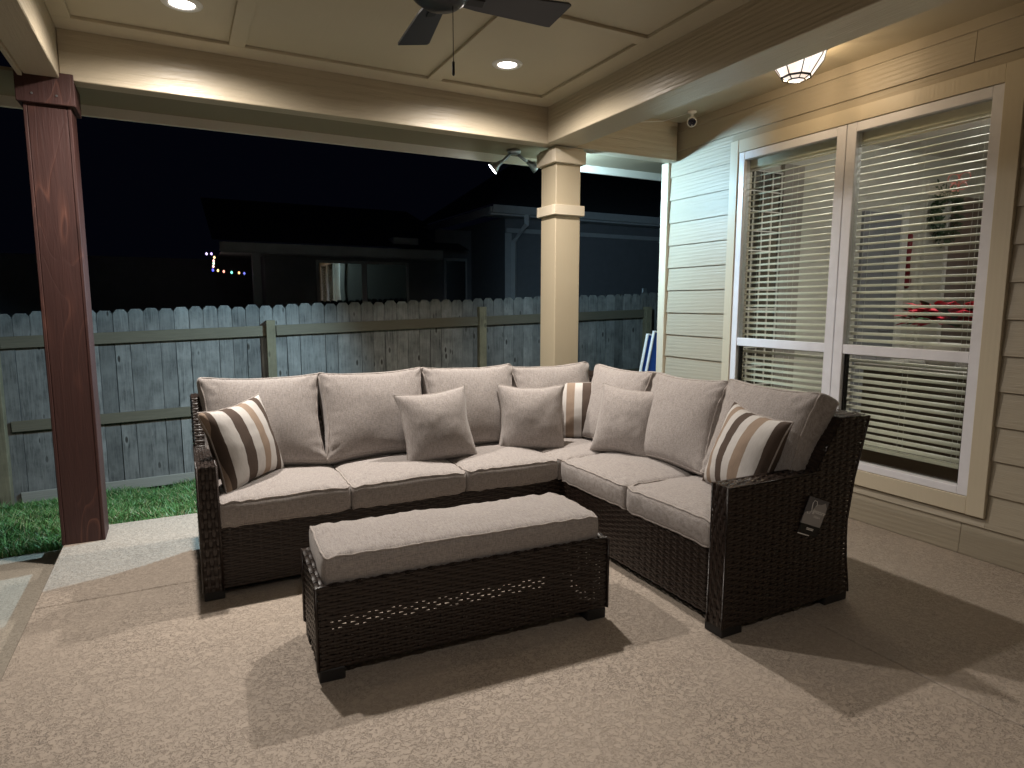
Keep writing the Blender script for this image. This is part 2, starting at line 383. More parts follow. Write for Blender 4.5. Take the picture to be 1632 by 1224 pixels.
# ================================================================== HOUSE
house = thing('house', 'beige lap sided house with a wide double window beside the patio', 'house', (XW, 1.2, 0))
house.location = (0, 0, 0)
XC = 3.864
W_Y0, W_Y1, W_Z0, W_Z1 = 1.905, 3.680, 0.335, 2.528
wc = MB()
for a, c in (((XC, -2.3, -0.1), (XC+.12, W_Y0, 2.93)), ((XC, W_Y1, -0.1), (XC+.12, 4.525, 2.93)), ((XC, W_Y0, -0.1), (XC+.12, W_Y1, W_Z0)), ((XC, W_Y0, W_Z1), (XC+.12, W_Y1, 2.93))):
    wc.box(a, c)
obj('wall', wc, m_siding, house)
obj('end_wall', B((XC+.121, 4.40, -0.1), (9.4, 4.525, 3.4)), m_siding, house)
obj('wall', B((XL-0.1, -2.42, -0.1), (9.4, -2.301, 3.0)), m_siding, house)
# lap siding boards
zl = [0.004, 0.183, 0.372, 0.562, 0.749, 0.937, 1.128, 1.319, 1.512, 1.705, 1.896, 2.087, 2.279, 2.474, 2.680, 2.840, 2.903]
bmesh_cache = {}
def board(z0, z1, y0, y1):
    L = round(y1-y0, 3); H = round(z1-z0, 3); k = (L, H)
    if k not in bmesh_cache:
        t = 0.0125
        bmesh_cache[k] = MB().prism([(XC-0.021, 0.0), (XC-0.019, -0.002), (XC-0.001, -0.002), (XC-0.001, H+0.004), (XC-0.0085, H+0.004)], 1, 0.0, L).mesh('siding_board')
    put('siding_board', bmesh_cache[k], m_siding, house, (0, y0, z0))
TR_Y0, TR_Y1, TR_Z0, TR_Z1 = 1.812, 3.757, 0.238, 2.620
for i in range(len(zl)-1):
    z0, z1 = zl[i], zl[i+1]
    if z1 <= TR_Z0 or z0 >= TR_Z1:
        segs = [(-2.3, 1.93+0.21*(i % 3)), (1.933+0.21*(i % 3), 4.452)] if i in (0, 14) else [(-2.3, 4.452)]
        if i == 14: segs = [(-2.3, 2.07), (2.073, 4.452)]
    else:
        segs = [(-2.3, TR_Y0-0.002), (TR_Y1+0.002, 4.452)]
        if z0 < TR_Z0 < z1 or z0 < TR_Z1 < z1:
            za, zb = (z0, TR_Z0-0.002) if z0 < TR_Z0 else (TR_Z1+0.002, z1)
            board(za, zb, TR_Y0, TR_Y1)
    for a, c in segs: board(z0, z1, a, c)
cb = obj('corner_board', B((XW-0.028, 4.455, 0.0), (XW+0.09, 4.542, 2.60), 0.003), m_cap, house)
# window trim
for a, c in (((3.826, TR_Y0, TR_Z0), (XC, W_Y0, TR_Z1)), ((3.826, W_Y1, TR_Z0), (XC, TR_Y1, TR_Z1)), ((3.829, W_Y0+.001, W_Z1), (XC, W_Y1-.001, TR_Z1)), ((3.829, W_Y0+.001, TR_Z0), (XC, W_Y1-.001, W_Z0))):
    obj('window_trim', B(a, c, 0.002), m_trim, house)
# double window
MY0, MY1 = 2.722, 2.858
def window_unit(y0, y1, name):
    w = bpy.data.objects.new('window', None); COL.objects.link(w); w.parent = house
    e = 0.058; z0, z1 = W_Z0+0.002, W_Z1-0.002; x0, x1 = 3.836, 3.902
    yl = y0 if y0 == W_Y0 else (MY0+MY1)/2+.001; yr = y1 if y1 == W_Y1 else (MY0+MY1)/2-.001
    ea, eb = (e if yl == W_Y0 else MY1-yl), (e if yr == W_Y1 else yr-MY0)
    for a, c in (((x0, yl+.001, z0), (x1, yl+ea, z1)), ((x0, yr-eb, z0), (x1, yr-.001, z1)), ((x0+.001, yl+ea, z1-e), (x1, yr-eb, z1)), ((x0+.001, yl+ea, z0), (x1, yr-eb, z0+0.045))):
        obj('frame', B(a, c, 0.003), m_vinyl, w)
    a, c = yl+ea, yr-eb
    obj('meeting_rail', B((x0+.004, a, 1.074), (x1, c, 1.135), 0.003), m_vinyl, w)
    obj('track', B((x0+.03, a, z0+.045), (x1, a+0.016, 1.074)), m_dark, w)
    obj('track', B((x0+.03, c-0.010, z0+.045), (x1, c, 1.074)), m_dark, w)
    obj('pane', B((3.862, a, 1.135), (3.866, c, z1-e)), m_glass, w)
    obj('pane', B((3.884, a+.016, z0+.045), (3.888, c-.010, 1.074)), m_glass, w)
    return w
window_unit(W_Y0, MY0, 'r'); window_unit(MY1, W_Y1, 'l')
# soffit over the walkway strip
obj('soffit', B((2.80, -2.3, 2.905), (XC+.12, 4.349, 2.93)), m_ceil, house)

# interior room (seen through the blinds)
m_room = plain('room_wall_paint', (0.62, 0.60, 0.54), 0.8); m_rceil = plain('room_ceiling_paint', (0.78, 0.78, 0.76), 0.9)
m_rfloor = plain('room_wood_floor', (0.20, 0.13, 0.08), 0.4); m_door = plain('room_door_grey', (0.26, 0.27, 0.30), 0.5)
room = struct(bpy.data.objects.new('room', None)); COL.objects.link(room)
obj('floor', B((XC+.12, -2.3, -0.08), (9.3, 4.40, 0.0)), m_rfloor, room)
obj('ceiling', B((XC+.12, -2.3, 3.02), (9.3, 4.40, 3.1)), m_rceil, room)
obj('wall', B((9.3, -2.3, -0.1), (9.4, 4.40, 3.1)), m_room, room)
obj('wall', B((XC+.125, 4.385, 0.0), (9.3, 4.398, 3.02)), m_room, room)
obj('pantry_door', B((7.42, 4.350, 0), (7.80, 4.384, 2.75), .004), m_room, room)
obj('door_casing', B((7.81, 4.340, 0), (7.86, 4.384, 2.80), .003), m_white, room)
obj('accent_wall', B((7.87, 4.345, 0), (9.29, 4.384, 2.62)), plain('accent_wall', (0.20, 0.155, 0.13), 0.8), room)
# side window of the room (dark night behind muntins)
sw = bpy.data.objects.new('side_window', None); COL.objects.link(sw); sw.parent = room
obj('pane', B((4.40, 4.372, 0.55), (5.12, 4.383, 2.62)), m_nglass, sw)
for i in range(7): obj('muntin', B((4.40+0.12*i-.006, 4.360, 0.55), (4.40+0.12*i+.006, 4.370, 2.62)), m_white, sw)
for i in range(12): obj('muntin', B((4.40, 4.352, 0.62+0.18*i), (5.12, 4.359, 0.632+0.18*i)), m_white, sw)
obj('casing', B((5.13, 4.345, 0.5), (5.40, 4.384, 2.70)), plain('casing_taupe', (0.33, 0.30, 0.27), 0.6), sw)
dr = bpy.data.objects.new('room_door', None); COL.objects.link(dr); dr.parent = room
obj('leaf', B((6.35, 4.355, 0.0), (6.98, 4.384, 2.35)), m_door, dr)
for z0, z1 in ((0.2, 0.95), (1.10, 2.2)):
    for x0 in (6.43, 6.71): obj('panel', B((x0, 4.345, z0), (x0+.2, 4.356, z1), 0.004), m_door, dr)
obj('jamb', B((6.98, 4.335, 0.0), (7.08, 4.384, 2.45)), m_white, dr)
# room light
rl = thing('room_ceiling_light', 'round ceiling light inside the room behind the blinds', 'ceiling light', (5.9, 2.2, 3.0))
obj('diffuser', MB().lathe([(0.001, -0.05), (0.12, -0.045), (0.17, -0.02), (0.18, 0.015)], seg=28), emis('room_diffuser', (1, 0.93, 0.82), 5), rl, smooth=True)
ld = bpy.data.lights.new('room_lamp', 'POINT'); ld.energy = P_ROOM; ld.color = (1, 0.97, 0.92); ld.shadow_soft_size = 0.15
lo = bpy.data.objects.new('room_lamp', ld); COL.objects.link(lo); lo.location = (0, 0, -0.2); lo.parent = rl

# two recessed downlights close to the window, inside
for k, (dy, w_) in enumerate(((2.15, 'right'), (3.15, 'left'))):
    t = thing('room_downlight', 'recessed downlight in the room ceiling behind the %s window half' % w_, 'downlight', (4.62, dy, 3.02), group='room downlights')
    obj('trim_ring', MB().lathe([(0.05, -0.002), (0.055, -0.007), (0.075, -0.003), (0.077, -0.0005)], seg=24), m_white, t, smooth=True)
    obj('lens', MB().lathe([(0.0005, -0.0035), (0.05, -0.003)], seg=24), m_lens, t)
    d = bpy.data.lights.new('downlight_lamp', 'SPOT'); d.energy = P_DOWN; d.color = (1, 0.95, 0.86); d.spot_size = R(125); d.spot_blend = 0.6; d.shadow_soft_size = 0.04
    l = bpy.data.objects.new('downlight_lamp', d); COL.objects.link(l); l.location = (0, 0, -0.014); l.parent = t

# window blinds
m_slat = plain('cream_blind_slat', (0.86, 0.83, 0.71), 0.5)
slat_me = {}
def blind(y0, y1, zb, label):
    t = thing('window_blind', label, 'blind', (3.934, y0, 0), group='horizontal blinds behind the double window')
    L = y1-y0
    if round(L, 3) not in slat_me:
        prof = [(-0.0245, 0.0), (-0.012, 0.0035), (0, 0.0045), (0.012, 0.0035), (0.0245, 0.0), (0.0245, -0.0024), (0.012, 0.0011), (0, 0.0021), (-0.012, 0.0011), (-0.0245, -0.0024)]
        slat_me[round(L, 3)] = MB().prism(prof, 1, 0.0, L).mesh('slat', True)
    me = slat_me[round(L, 3)]; z = 2.395; k = 0
    while z > zb+0.03:
        put('slat', me, m_slat, t, (0, 0, z), (0, R(-18+random.uniform(-1.2, 1.2)), random.uniform(-.002, .002))); z -= 0.0440; k += 1
    obj('headrail', B((-0.032, 0, 2.41), (0.03, L, 2.50), 0.004), m_slat, t)
    obj('bottom_rail', B((-0.026, 0, zb), (0.026, L, zb+0.02), 0.003), m_slat, t)
    for fy in (0.12, 0.5, 0.88):
        for dx in (-0.027, 0.027):
            obj('ladder_cord', MB().tube([(dx, L*fy, zb+.02), (dx, L*fy, 2.42)], 0.0011, 4), m_white, t)
    obj('pull_cord', MB().tube([(-0.03, L*0.94 if y0 > 2.5 else L*0.05, 1.2), (-0.03, L*0.94 if y0 > 2.5 else L*0.05, 2.42)], 0.0016, 4), m_white, t)
blind(1.945, 2.775, 0.46, 'cream horizontal blind in the right half of the window, poinsettia behind it')
blind(2.80, 3.672, 0.46, 'cream horizontal blind in the left half of the window, nearer the wall corner')

# things inside the room
m_red = plain('poinsettia_red', (0.55, 0.015, 0.045), 0.5); m_leaf = plain('dark_green_leaf', (0.03, 0.07, 0.03), 0.5)
tb = thing('counter', 'dark kitchen counter seen through the right window half', 'counter', (5.0, 2.7, 0))
obj('cabinet', B((-0.3, -1.2, 0), (0.3, 0.45, 0.9), 0.01), plain('cabinet_brown', (0.10, 0.075, 0.06), 0.5), tb)
obj('top', B((-0.34, -1.25, 0.905), (0.34, 0.5, 0.945), 0.006), plain('counter_stone', (0.30, 0.28, 0.26), 0.3), tb)
po = thing('poinsettia', 'red poinsettia in a pot behind the right window half', 'plant', (4.95, 2.72, 0.945))
po.scale = (1.25, 1.3, 1.3)
obj('pot', MB().lathe([(0.001, 0), (0.07, 0), (0.09, 0.13), (0.08, 0.13), (0.001, 0.12)], seg=18), m_white, po, smooth=True)
fl = MB(); lf = MB()
for k in range(260):
    a = random.uniform(0, 6.28); ph = random.uniform(-0.25, 0.9); rr = random.uniform(0.08, 0.27)
    d = Vector((math.cos(a)*math.cos(ph)*0.8, math.sin(a)*math.cos(ph), math.sin(ph)*0.55)); p = Vector((0, 0, 0.25)) + d*rr*0.6
    s_ = d.cross(Vector((0, 0, 1))).normalized()*random.uniform(.026, .042); e = p + d*rr*0.55
    q = (p+e)/2 + Vector((0, 0, 0.012))
    (fl if k % 5 else lf).add([p, q-s_, e, q+s_, q+Vector((0, 0, .008))], [(0, 1, 4), (1, 2, 4), (2, 3, 4), (3, 0, 4)])
obj('bracts', fl, m_red, po); obj('leaves', lf, m_leaf, po)
sp = thing('wall_spoon', 'dark red wooden spoon decoration on the inner room wall', 'wall decor', (7.16, 4.36, 1.55))
obj('bowl', MB().lathe([(0.001, -.012), (0.07, -.01), (0.085, 0), (0.07, 0.01), (0.001, 0.0)], (0, 0, 0.1), 18, (0, 1, 0)), plain('red_wood', (0.20, 0.012, 0.02), .5), sp, smooth=True)
obj('handle', MB().tube([(0, 0, 0.17), (0, 0, .3), (0, 0, 0.56), (0, 0, 0.62)], [.03, .022, .035, .02], 8), MATS['red_wood'], sp, smooth=True)
wr = thing('wreath', 'leafy green wreath on the light inner door behind the blinds', 'wreath', (7.66, 4.33, 2.38))
wm = MB()
for k in range(420):
    a = random.uniform(0, 6.28); p = Vector((math.cos(a)*0.20+random.gauss(0, .04), -0.05+random.uniform(-.04, .04), math.sin(a)*0.24+random.gauss(0, .04)))
    d = Vector((random.uniform(-1, 1), random.uniform(-1, .3), random.uniform(-1, 1))).normalized()*0.07; s_ = d.cross(Vector((.3, 1, .2))).normalized()*.014
    wm.add([p, p+d*.5-s_, p+d, p+d*.5+s_], [(0, 1, 2, 3)])
obj('leaves', wm, m_leaf, wr)
bf = thing('butterfly_ornament', 'small pink outlined butterfly hanging behind the right window half', 'ornament', (4.08, 2.225, 2.10))
m_pink = plain('pink_wire', (0.62, 0.22, 0.22), .5)
bw = MB()
for s_ in (-1, 1):
    for (cy, cz, ry, rz) in ((0.032, 0.028, .03, .026), (0.024, -0.024, .022, .02)):
        bw.tube([(0, s_*(cy+ry*math.cos(a/10*6.283)), cz+rz*math.sin(a/10*6.283)) for a in range(10)], 0.0035, 5, True)
obj('wings', bw, m_pink, bf); obj('body', MB().tube([(0, 0, -.05), (0, 0, .045)], .005, 6), m_pink, bf)

# ================================================================== PATIO ROOF
roof = thing('patio_roof', 'beige boxed beam patio cover with panelled ceiling', 'patio cover')
ZB, ZC = 2.593, 2.873; XRI, XRO, XLI, XLO, YI = 2.55, 2.81, -0.497, -0.655, 4.35
Y_END = -2.29
obj('beam', B((XLI+.001, YI, ZB), (XW-0.03, YI+0.115, 2.93), 0.004), m_beamx, roof)           # back beam
obj('beam', B((XRI, Y_END, ZB+.002), (XRO, YI-.001, 2.93), 0.004), m_beamy, roof)              # right beam
obj('beam', B((XLO, Y_END, ZB+.002), (XLI, YI+0.113, 2.93), 0.004), m_beamy, roof)             # left beam
obj('trim_strip', B((XLO-0.022, Y_END, ZB-0.016), (XLO-0.001, YI-0.03, 2.92), 0.002), m_beamy, roof)
m_eave_shade = painted_board('painted_eave_shade', (0.27, 0.225, 0.15), 0, 0.6, 0.2); m_fascia_lit = painted_board('painted_fascia_lit', (0.74, 0.70, 0.60), 0, 0.5, 0.15)  # soffit shade and flood light on the fascia put into the paint colours
obj('eave_soffit', B((-1.6, YI+0.1155, 2.634), (XW+.8, 5.0, 2.652)), m_eave_shade, roof)
obj('fascia', B((-1.6, 5.001, 2.570), (XW+0.8, 5.026, 2.80), 0.002), m_fascia_lit, roof)
obj('gutter', MB().prism([(5.028, 2.66), (5.12, 2.67), (5.14, 2.77), (5.13, 2.772), (5.11, 2.68), (5.028, 2.67)], 0, -1.6, XW+.8), m_gutter, roof)
obj('eave_soffit', B((-1.5, Y_END, 2.80), (XLO-0.023, YI+0.115, 2.82)), m_ceil, roof)
obj('roof_deck', B((-1.6, Y_END-.1, 3.13), (XW+5.6, YI+0.62, 3.6)), m_shingle, roof)
# ceiling battens: rim and cross pieces
bt = 0.019
def batten(x0, x1, y0, y1): obj('batten', B((x0, y0, ZC-bt), (x1, y1, ZC-.0005), 0.002), m_ceil, roof)
batten(XLI+.001, XRI-.001, 4.18, YI-.001); batten(XLI+.001, -0.408, -2.2, 4.179); batten(2.397, XRI-.001, -2.2, 4.179)
ys = [(3.00, 3.095), (1.86, 1.955), (0.72, 0.815), (-0.42, -0.325)]
for a, c in ys: batten(-0.407, 2.396, a, c)
yy = [4.179] + [v for p in ys for v in (p[1], p[0])] + [-2.2]
for i in range(0, len(yy)-1, 2):
    for x0, x1 in ((XLI-.05, 0.384), (0.386, 1.583), (1.585, XRI+.05)):
        obj('ceiling_panel', B((x0, yy[i+1]-.046 if i < len(yy)-2 else Y_END, ZC), (x1, yy[i]+(.046 if i else .2), ZC+.02)), m_ceil, roof)
    for x0, x1 in ((0.342, 0.428), (1.538, 1.630)): batten(x0, x1, yy[i+1]+.001, yy[i]-.001)

# ================================================================== COLUMN and POST
cl = thing('patio_column', 'square tan column with light cap and band behind the sofa', 'column', (2.75, 4.475, 0))
CX0, CX1, CY0, CY1 = 2.637-2.75, 2.862-2.75, 4.362-4.475, 4.588-4.475
obj('shaft', B((CX0, CY0, 0), (CX1, CY1, 2.592), 0.004), m_colz, cl)
for a, c in (((CX0-.012, CY0-.006, 0), (CX0+.004, CY0+0.05, 2.4)),): pass
def ring(name, e, z0, z1, m, bev=.003):
    f = [B((CX0-e, CY0-e, z0), (CX1+e, CY0-.0005, z1), bev), B((CX0-e, CY1+.0005, z0), (CX1+e, CY1+e, z1), bev),
         B((CX0-e, CY0-.0005, z0+.0005), (CX0-.0005, CY1+.0005, z1-.0005), bev), B((CX1+.0005, CY0-.0005, z0+.0005), (CX1+e, CY1+.0005, z1-.0005), bev)]
    for q in f: obj(name, q, m, cl)
ring('band', 0.026, 2.078, 2.155, m_cap); ring('cap', 0.030, 2.468, 2.566, m_cap); ring('cap_rim', 0.016, 2.5665, 2.588, m_cap)
ring('base_board', 0.026, 0.0, 0.14, m_cap)

ps = thing('timber_post', 'dark red stained timber post at the left patio corner', 'post', (-0.565, 4.47, 0))
def pb(name, a, c, bev=.003): obj(name, B(a, c, bev), m_stain, ps)
hw = 0.1075
pb('board', (-hw+.018, -hw+.001, 0), (hw-.018, -hw+.02, 2.50)); pb('board', (-hw+.018, hw-.02, 0), (hw-.018, hw-.001, 2.50))
pb('board', (-hw, -hw-.001, 0), (-hw+.0175, hw, 2.50)); pb('board', (hw-.0175, -hw-.001, 0), (hw, hw, 2.50))
e = hw+.024
pb('collar_board', (-e, -e, 2.455), (e, -hw-.002, 2.622)); pb('collar_board', (-e, hw+.002, 2.455), (e, e, 2.59))
pb('collar_board', (-e, -hw-.0015, 2.457), (-hw-.001, hw+.0015, 2.592)); pb('collar_board', (hw+.001, -hw-.0015, 2.457), (e, hw+.0015, 2.592))
for dx in (-.06, .05): obj('screw', MB().lathe([(0.001, .003), (.005, .003), (.006, 0)], (dx, -e-.0005, 2.50), 8, (0, -1, 0)), m_grey, ps)

# ================================================================== LAMPS
def can_light(x, y, label, k=1.0):
    t = thing('recessed_light', label, 'recessed light', (x, y, ZC), group='recessed ceiling lights')
    obj('trim_ring', MB().lathe([(0.058, -0.001), (0.064, -0.009), (0.092, -0.005), (0.096, -0.0005)], seg=32), m_white, t, smooth=True)
    obj('lens', MB().lathe([(0.0005, -0.0035), (0.058, -0.003)], seg=32), m_lens, t, smooth=True)
    d = bpy.data.lights.new('can_lamp', 'SPOT'); d.energy = P_CAN*k; d.color = WARM; d.spot_size = R(167); d.spot_blend = 0.9; d.shadow_soft_size = 0.045
    l = bpy.data.objects.new('can_lamp', d); COL.objects.link(l); l.location = (0, 0, -0.014); l.parent = t
can_light(0.103, 3.77, 'lit recessed ceiling light near the left beam above the timber post')
can_light(1.905, 3.75, 'lit recessed ceiling light beside the fan blade near the column')
# soft fill added behind the viewer; no lamp is known there
can_light(0.103, -0.55, 'added fill light behind the viewer, shaped like a recessed light', 0.50)

# dome lamp on the soffit
dl = thing('dome_lamp', 'lit faceted glass dome lamp on the soffit above the window', 'ceiling lamp', (3.33, 2.775, 2.905))
rings = [(0.165, -0.02), (0.150, -0.085), (0.083, -0.178), (0.050, -0.195)]
NS = 8
def rp(k, r, z, rot=0.2): a = 2*math.pi*k/NS + rot; return (r*math.cos(a), r*math.sin(a), z)
m_pane = bpy.data.materials.new('dome_pane_glass'); m_pane.use_nodes = True; nt = m_pane.node_tree; nt.nodes.clear()
o_ = nd(nt, 'ShaderNodeOutputMaterial'); em = nd(nt, 'ShaderNodeEmission'); tp = nd(nt, 'ShaderNodeBsdfTransparent'); mx = nd(nt, 'ShaderNodeMixShader'); mx.inputs[0].default_value = 0.55
em.inputs[1].default_value = 1.5; nt.links.new(ramp(nt, noise_n(nt, coords(nt), 14, 3), [(0.3, (1.0, 0.72, 0.56)), (0.62, (1.0, 0.93, 0.84))]), em.inputs[0])
nt.links.new(tp.outputs[0], mx.inputs[1]); nt.links.new(em.outputs[0], mx.inputs[2]); nt.links.new(mx.outputs[0], o_.inputs[0])
for k in range(NS):
    obj('pane', MB().add([rp(k, *rings[0]), rp(k+1, *rings[0]), rp(k+1, *rings[1]), rp(k, *rings[1]), rp(k, *rings[2]), rp(k+1, *rings[2])], [(0, 1, 2, 3), (3, 2, 5, 4)]), m_pane, dl)
    obj('rib', MB().tube([rp(k, *rings[0]), rp(k, *rings[1]), rp(k, *rings[2])], 0.0035, 5), m_black, dl)
    obj('rib', MB().tube([rp(k, *rings[2]), rp(k, *rings[3])], 0.003, 5), m_black, dl)
obj('ring', MB().tube([rp(k, *rings[2]) for k in range(NS)], 0.0065, 6, True), m_black, dl)
obj('ring', MB().tube([rp(k, *rings[3]) for k in range(NS)], 0.004, 6, True), m_black, dl)
obj('pane', MB().add([rp(k, *rings[3]) for k in range(NS)], [tuple(range(NS))]), m_pane, dl)
obj('base', MB().lathe([(0.001, -0.001), (0.175, -0.001), (0.178, -0.02), (0.15, -0.022), (0.001, -0.024)], seg=32), m_black, dl, smooth=False)
d = bpy.data.lights.new('dome_bulb', 'POINT'); d.energy = P_DOME; d.color = DOMEC; d.shadow_soft_size = 0.022
l = bpy.data.objects.new('dome_bulb', d); COL.objects.link(l); l.parent = dl; l.location = (0.03, 0.02, -0.10)

# security camera
sc_ = thing('security_camera', 'small white security camera under the soffit by the beam corner', 'camera', (3.70, 4.055, 2.905))
obj('mount', MB().lathe([(0.001, 0), (0.034, 0), (0.034, -0.012), (0.012, -0.02), (0.012, -0.045), (0.001, -0.045)], seg=20), m_white, sc_, smooth=True)
ax = Vector((-0.60, -0.72, -0.45)).normalized(); cpos = Vector((0, 0, -0.075))
obj('body', MB().lathe([(0.001, -0.045), (0.024, -0.040), (0.036, -0.018), (0.038, 0.03), (0.035, 0.036), (0.001, 0.034)], cpos, 22, ax), m_white, sc_, smooth=True)
obj('lens', MB().lathe([(0.001, 0.039), (0.028, 0.0385), (0.031, 0.036)], cpos, 20, ax), plain('camera_lens_black', (0.01, 0.012, 0.025), .1), sc_, smooth=True)
obj('status_light', MB().lathe([(0.001, 0.041), (0.004, 0.040)], cpos+Vector((0, 0, -.022)), 8, ax), m_white, sc_)

obj('cable', MB().tube([(0, 0.02, -.004), (-.05, .285, -.012), (-.3, .288, -.05), (-.72, .288, -.055)], .003, 5), m_white, sc_)

# flood light: two heads on the fascia
fd = thing('flood_light', 'twin headed white flood light under the eave beside the column', 'flood light', (2.50, 4.80, 2.600))
obj('base', MB().lathe([(0.001, 0.03), (0.055, 0.03), (0.055, 0.01), (0.03, 0.0), (0.001, 0.0)], seg=20), m_grey, fd, smooth=True)
def head(p0, axis, power, spot, lens_s=1.0):
    axis = Vector(axis).normalized(); p0 = Vector(p0)
    obj('knuckle', MB().tube([(p0.x*0.3, p0.y, 0.0), p0*0.8, p0], 0.013, 8), m_grey, fd, smooth=True)
    c = p0 + axis*0.03
    obj('reflector_head', MB().lathe([(0.001, -0.03), (0.018, -0.03), (0.022, 0.0), (0.040, 0.03), (0.052, 0.062), (0.050, 0.064), (0.036, 0.035), (0.001, 0.03)], c, 22, axis), m_grey, fd, smooth=True)
    obj('lens', MB().lathe([(0.0005, 0.066), (0.045, 0.062)], c, 20, axis), m_flens, fd)
    d = bpy.data.lights.new('flood_lamp', 'SPOT'); d.energy = power; d.color = COOL; d.spot_size = R(spot); d.spot_blend = 0.5; d.shadow_soft_size = 0.04
    l = bpy.data.objects.new('flood_lamp', d); COL.objects.link(l); l.parent = fd; l.location = c + axis*0.075
    l.rotation_euler = (-axis).to_track_quat('Z', 'Y').to_euler()
head((-0.115, 0.0, -0.070), (-0.70, 0.32, -0.64), P_FLOOD, 92)
head((0.125, 0.0, -0.045), (0.86, -0.06, -0.42), P_FLOOD_R, 165)

# ceiling fan
fn = thing('ceiling_fan', 'dark four blade ceiling fan with pull chain', 'ceiling fan', (0.985, 2.52, 0))
obj('canopy', MB().lathe([(0.001, ZC), (0.065, ZC-.001), (0.06, ZC-.05), (0.015, ZC-.07), (0.001, ZC-.07)], seg=24), m_black, fn, smooth=True)
obj('downrod', MB().tube([(0, 0, ZC-.06), (0, 0, 2.66)], 0.012, 10), m_black, fn, smooth=True)
obj('motor_housing', MB().lathe([(0.001, 2.69), (0.06, 2.685), (0.105, 2.66), (0.112, 2.62), (0.108, 2.585), (0.075, 2.560), (0.03, 2.552), (0.001, 2.551)], seg=32), m_black, fn, smooth=True)
bl = MB()
bp = [(0.10, -0.045), (0.16, -0.055), (0.52, -0.078), (0.535, -0.070), (0.50, 0.078), (0.485, 0.080), (0.16, 0.055), (0.10, 0.045)]
bme = MB().add([(x, y, z) for z in (-0.004, 0.004) for x, y in bp], [tuple(range(7, -1, -1)), tuple(range(8, 16))] + [(i, (i+1) % 8, 8+(i+1) % 8, 8+i) for i in range(8)]).mesh('blade')
ime = B((0.07, -0.02, -0.012), (0.18, 0.02, -0.005), 0.002).mesh('blade_iron')
for k in range(4):
    a = R(-7+90*k)
    o = put('blade', bme, m_blade, fn, (0, 0, 2.600), (0, 0, 0)); o.rotation_euler = (Matrix.Rotation(a, 3, 'Z') @ Matrix.Rotation(R(-13), 3, 'X')).to_euler()
    q = put('blade_iron', ime, m_black, fn, (0, 0, 2.600)); q.rotation_euler = o.rotation_euler
obj('pull_chain', MB().tube([(0.04, -0.03, 2.56), (0.04, -0.03, 2.345)], 0.0018, 5), m_black, fn)
obj('chain_pull', MB().tube([(0.04, -0.03, 2.35), (0.04, -0.03, 2.345), (0.04, -0.03, 2.30), (0.04, -0.03, 2.295)], [.003, .006, .006, .003], 8), m_black, fn, smooth=True)

# ================================================================== FENCE
TH = R(-3.79)
fence = thing('board_fence', 'weathered dog ear picket fence running behind the lawn', 'fence', (-0.705, 7.38, 0), TH)
pw = 0.1335
picket_me = []
for k in range(6):
    h = 1.0; w = pw/2 - random.uniform(0.0014, 0.0034); c_ = random.uniform(.032, .042)
    poly = [(-w, -1.80), (w, -1.80), (w, -c_), (w-c_*.8, 0.0), (-w+c_*.8, 0.0), (-w, -c_)]
    m_ = MB(); m_.prism(poly, 1, 0.0, 0.016); picket_me.append(m_.mesh('picket'))
n0, n1 = -18, 56
for n in range(n0, n1):
    x = (n+0.5)*pw
    put('picket', picket_me[n % 6 if random.random() < .5 else random.randrange(6)], m_picket, fence, (x, random.uniform(-.003, .003), 1.345 + 0.033*(x-0.7) + random.uniform(-.010, .010)), (0, random.uniform(-.006, .006), random.uniform(-.01, .01)))
posts_x = [1.573-2.395*2, 1.573-2.395, 1.573, 1.573+2.395, 1.573+2.395*2]
slope = math.atan(0.033)
for i in range(4):
    xa, xb = posts_x[i]+.046, posts_x[i+1]-.046; L = xb-xa; xm = (xa+xb)/2; zt = 1.345 + 0.033*(xm-.7)
    for dz0, dz1, mm, nm, yf in ((-0.325, -0.215, m_rail, 'rail', 0.040), (-1.11, -1.01, m_rail, 'rail', 0.040), (-1.80, -1.70, m_kick, 'kick_board', 0.030)):
        obj(nm, B((-L/2, -yf, dz0), (L/2, -0.004, dz1), 0.003), mm, fence, (xm, 0, zt), (0, -slope, 0))
for i, x in enumerate(posts_x):
    zt = 1.345 + 0.033*(x-.7)
    obj('post', B((-.045, -0.092, -1.9), (.045, -0.004, (-0.20, -0.2, -0.16, -0.10, -0.18)[i]), 0.004), m_fpost, fence, (x, 0, zt))
x = posts_x[3]+1.71
obj('post_bracket', B((posts_x[4]-.04, 0.018, 1.30), (posts_x[4]+.03, 0.05, 1.60), .003), m_grey, fence)

# ================================================================== NEIGHBOUR HOUSES
nh = thing('neighbour_house', 'dark neighbouring house with white gutter and downspout behind the fence', 'house', (7.5, 9.3, -.3)); nh.location = (0, 0, 0)
obj('wall', B((4.85, 9.62, -.4), (13, 13, 2.80)), m_brick, nh)
obj('wall', B((4.15, 11.0, -.4), (4.849, 13, 2.7)), m_brick, nh)
obj('fascia', B((4.42, 9.28, 2.77), (13, 9.31, 2.90), .003), m_gutter, nh)
obj('fascia', B((4.42, 9.312, 2.77), (4.45, 13, 2.90), .003), m_gutter, nh)
obj('soffit', B((4.451, 9.312, 2.775), (13, 9.619, 2.795)), m_gutter, nh)
obj('gutter', MB().prism([(9.279, 2.80), (9.20, 2.80), (9.16, 2.91), (9.17, 2.912), (9.21, 2.815), (9.279, 2.815)], 0, 4.42, 13), m_gutter, nh)
obj('downspout', MB().tube([(5.05, 9.24, 2.80), (5.05, 9.24, 2.66), (4.98, 9.56, 2.40), (4.98, 9.57, -.3)], 0.055, 4), m_gutter, nh)
obj('frieze_board', B((4.86, 9.585, 2.55), (13, 9.619, 2.62), .002), m_gutter, nh)
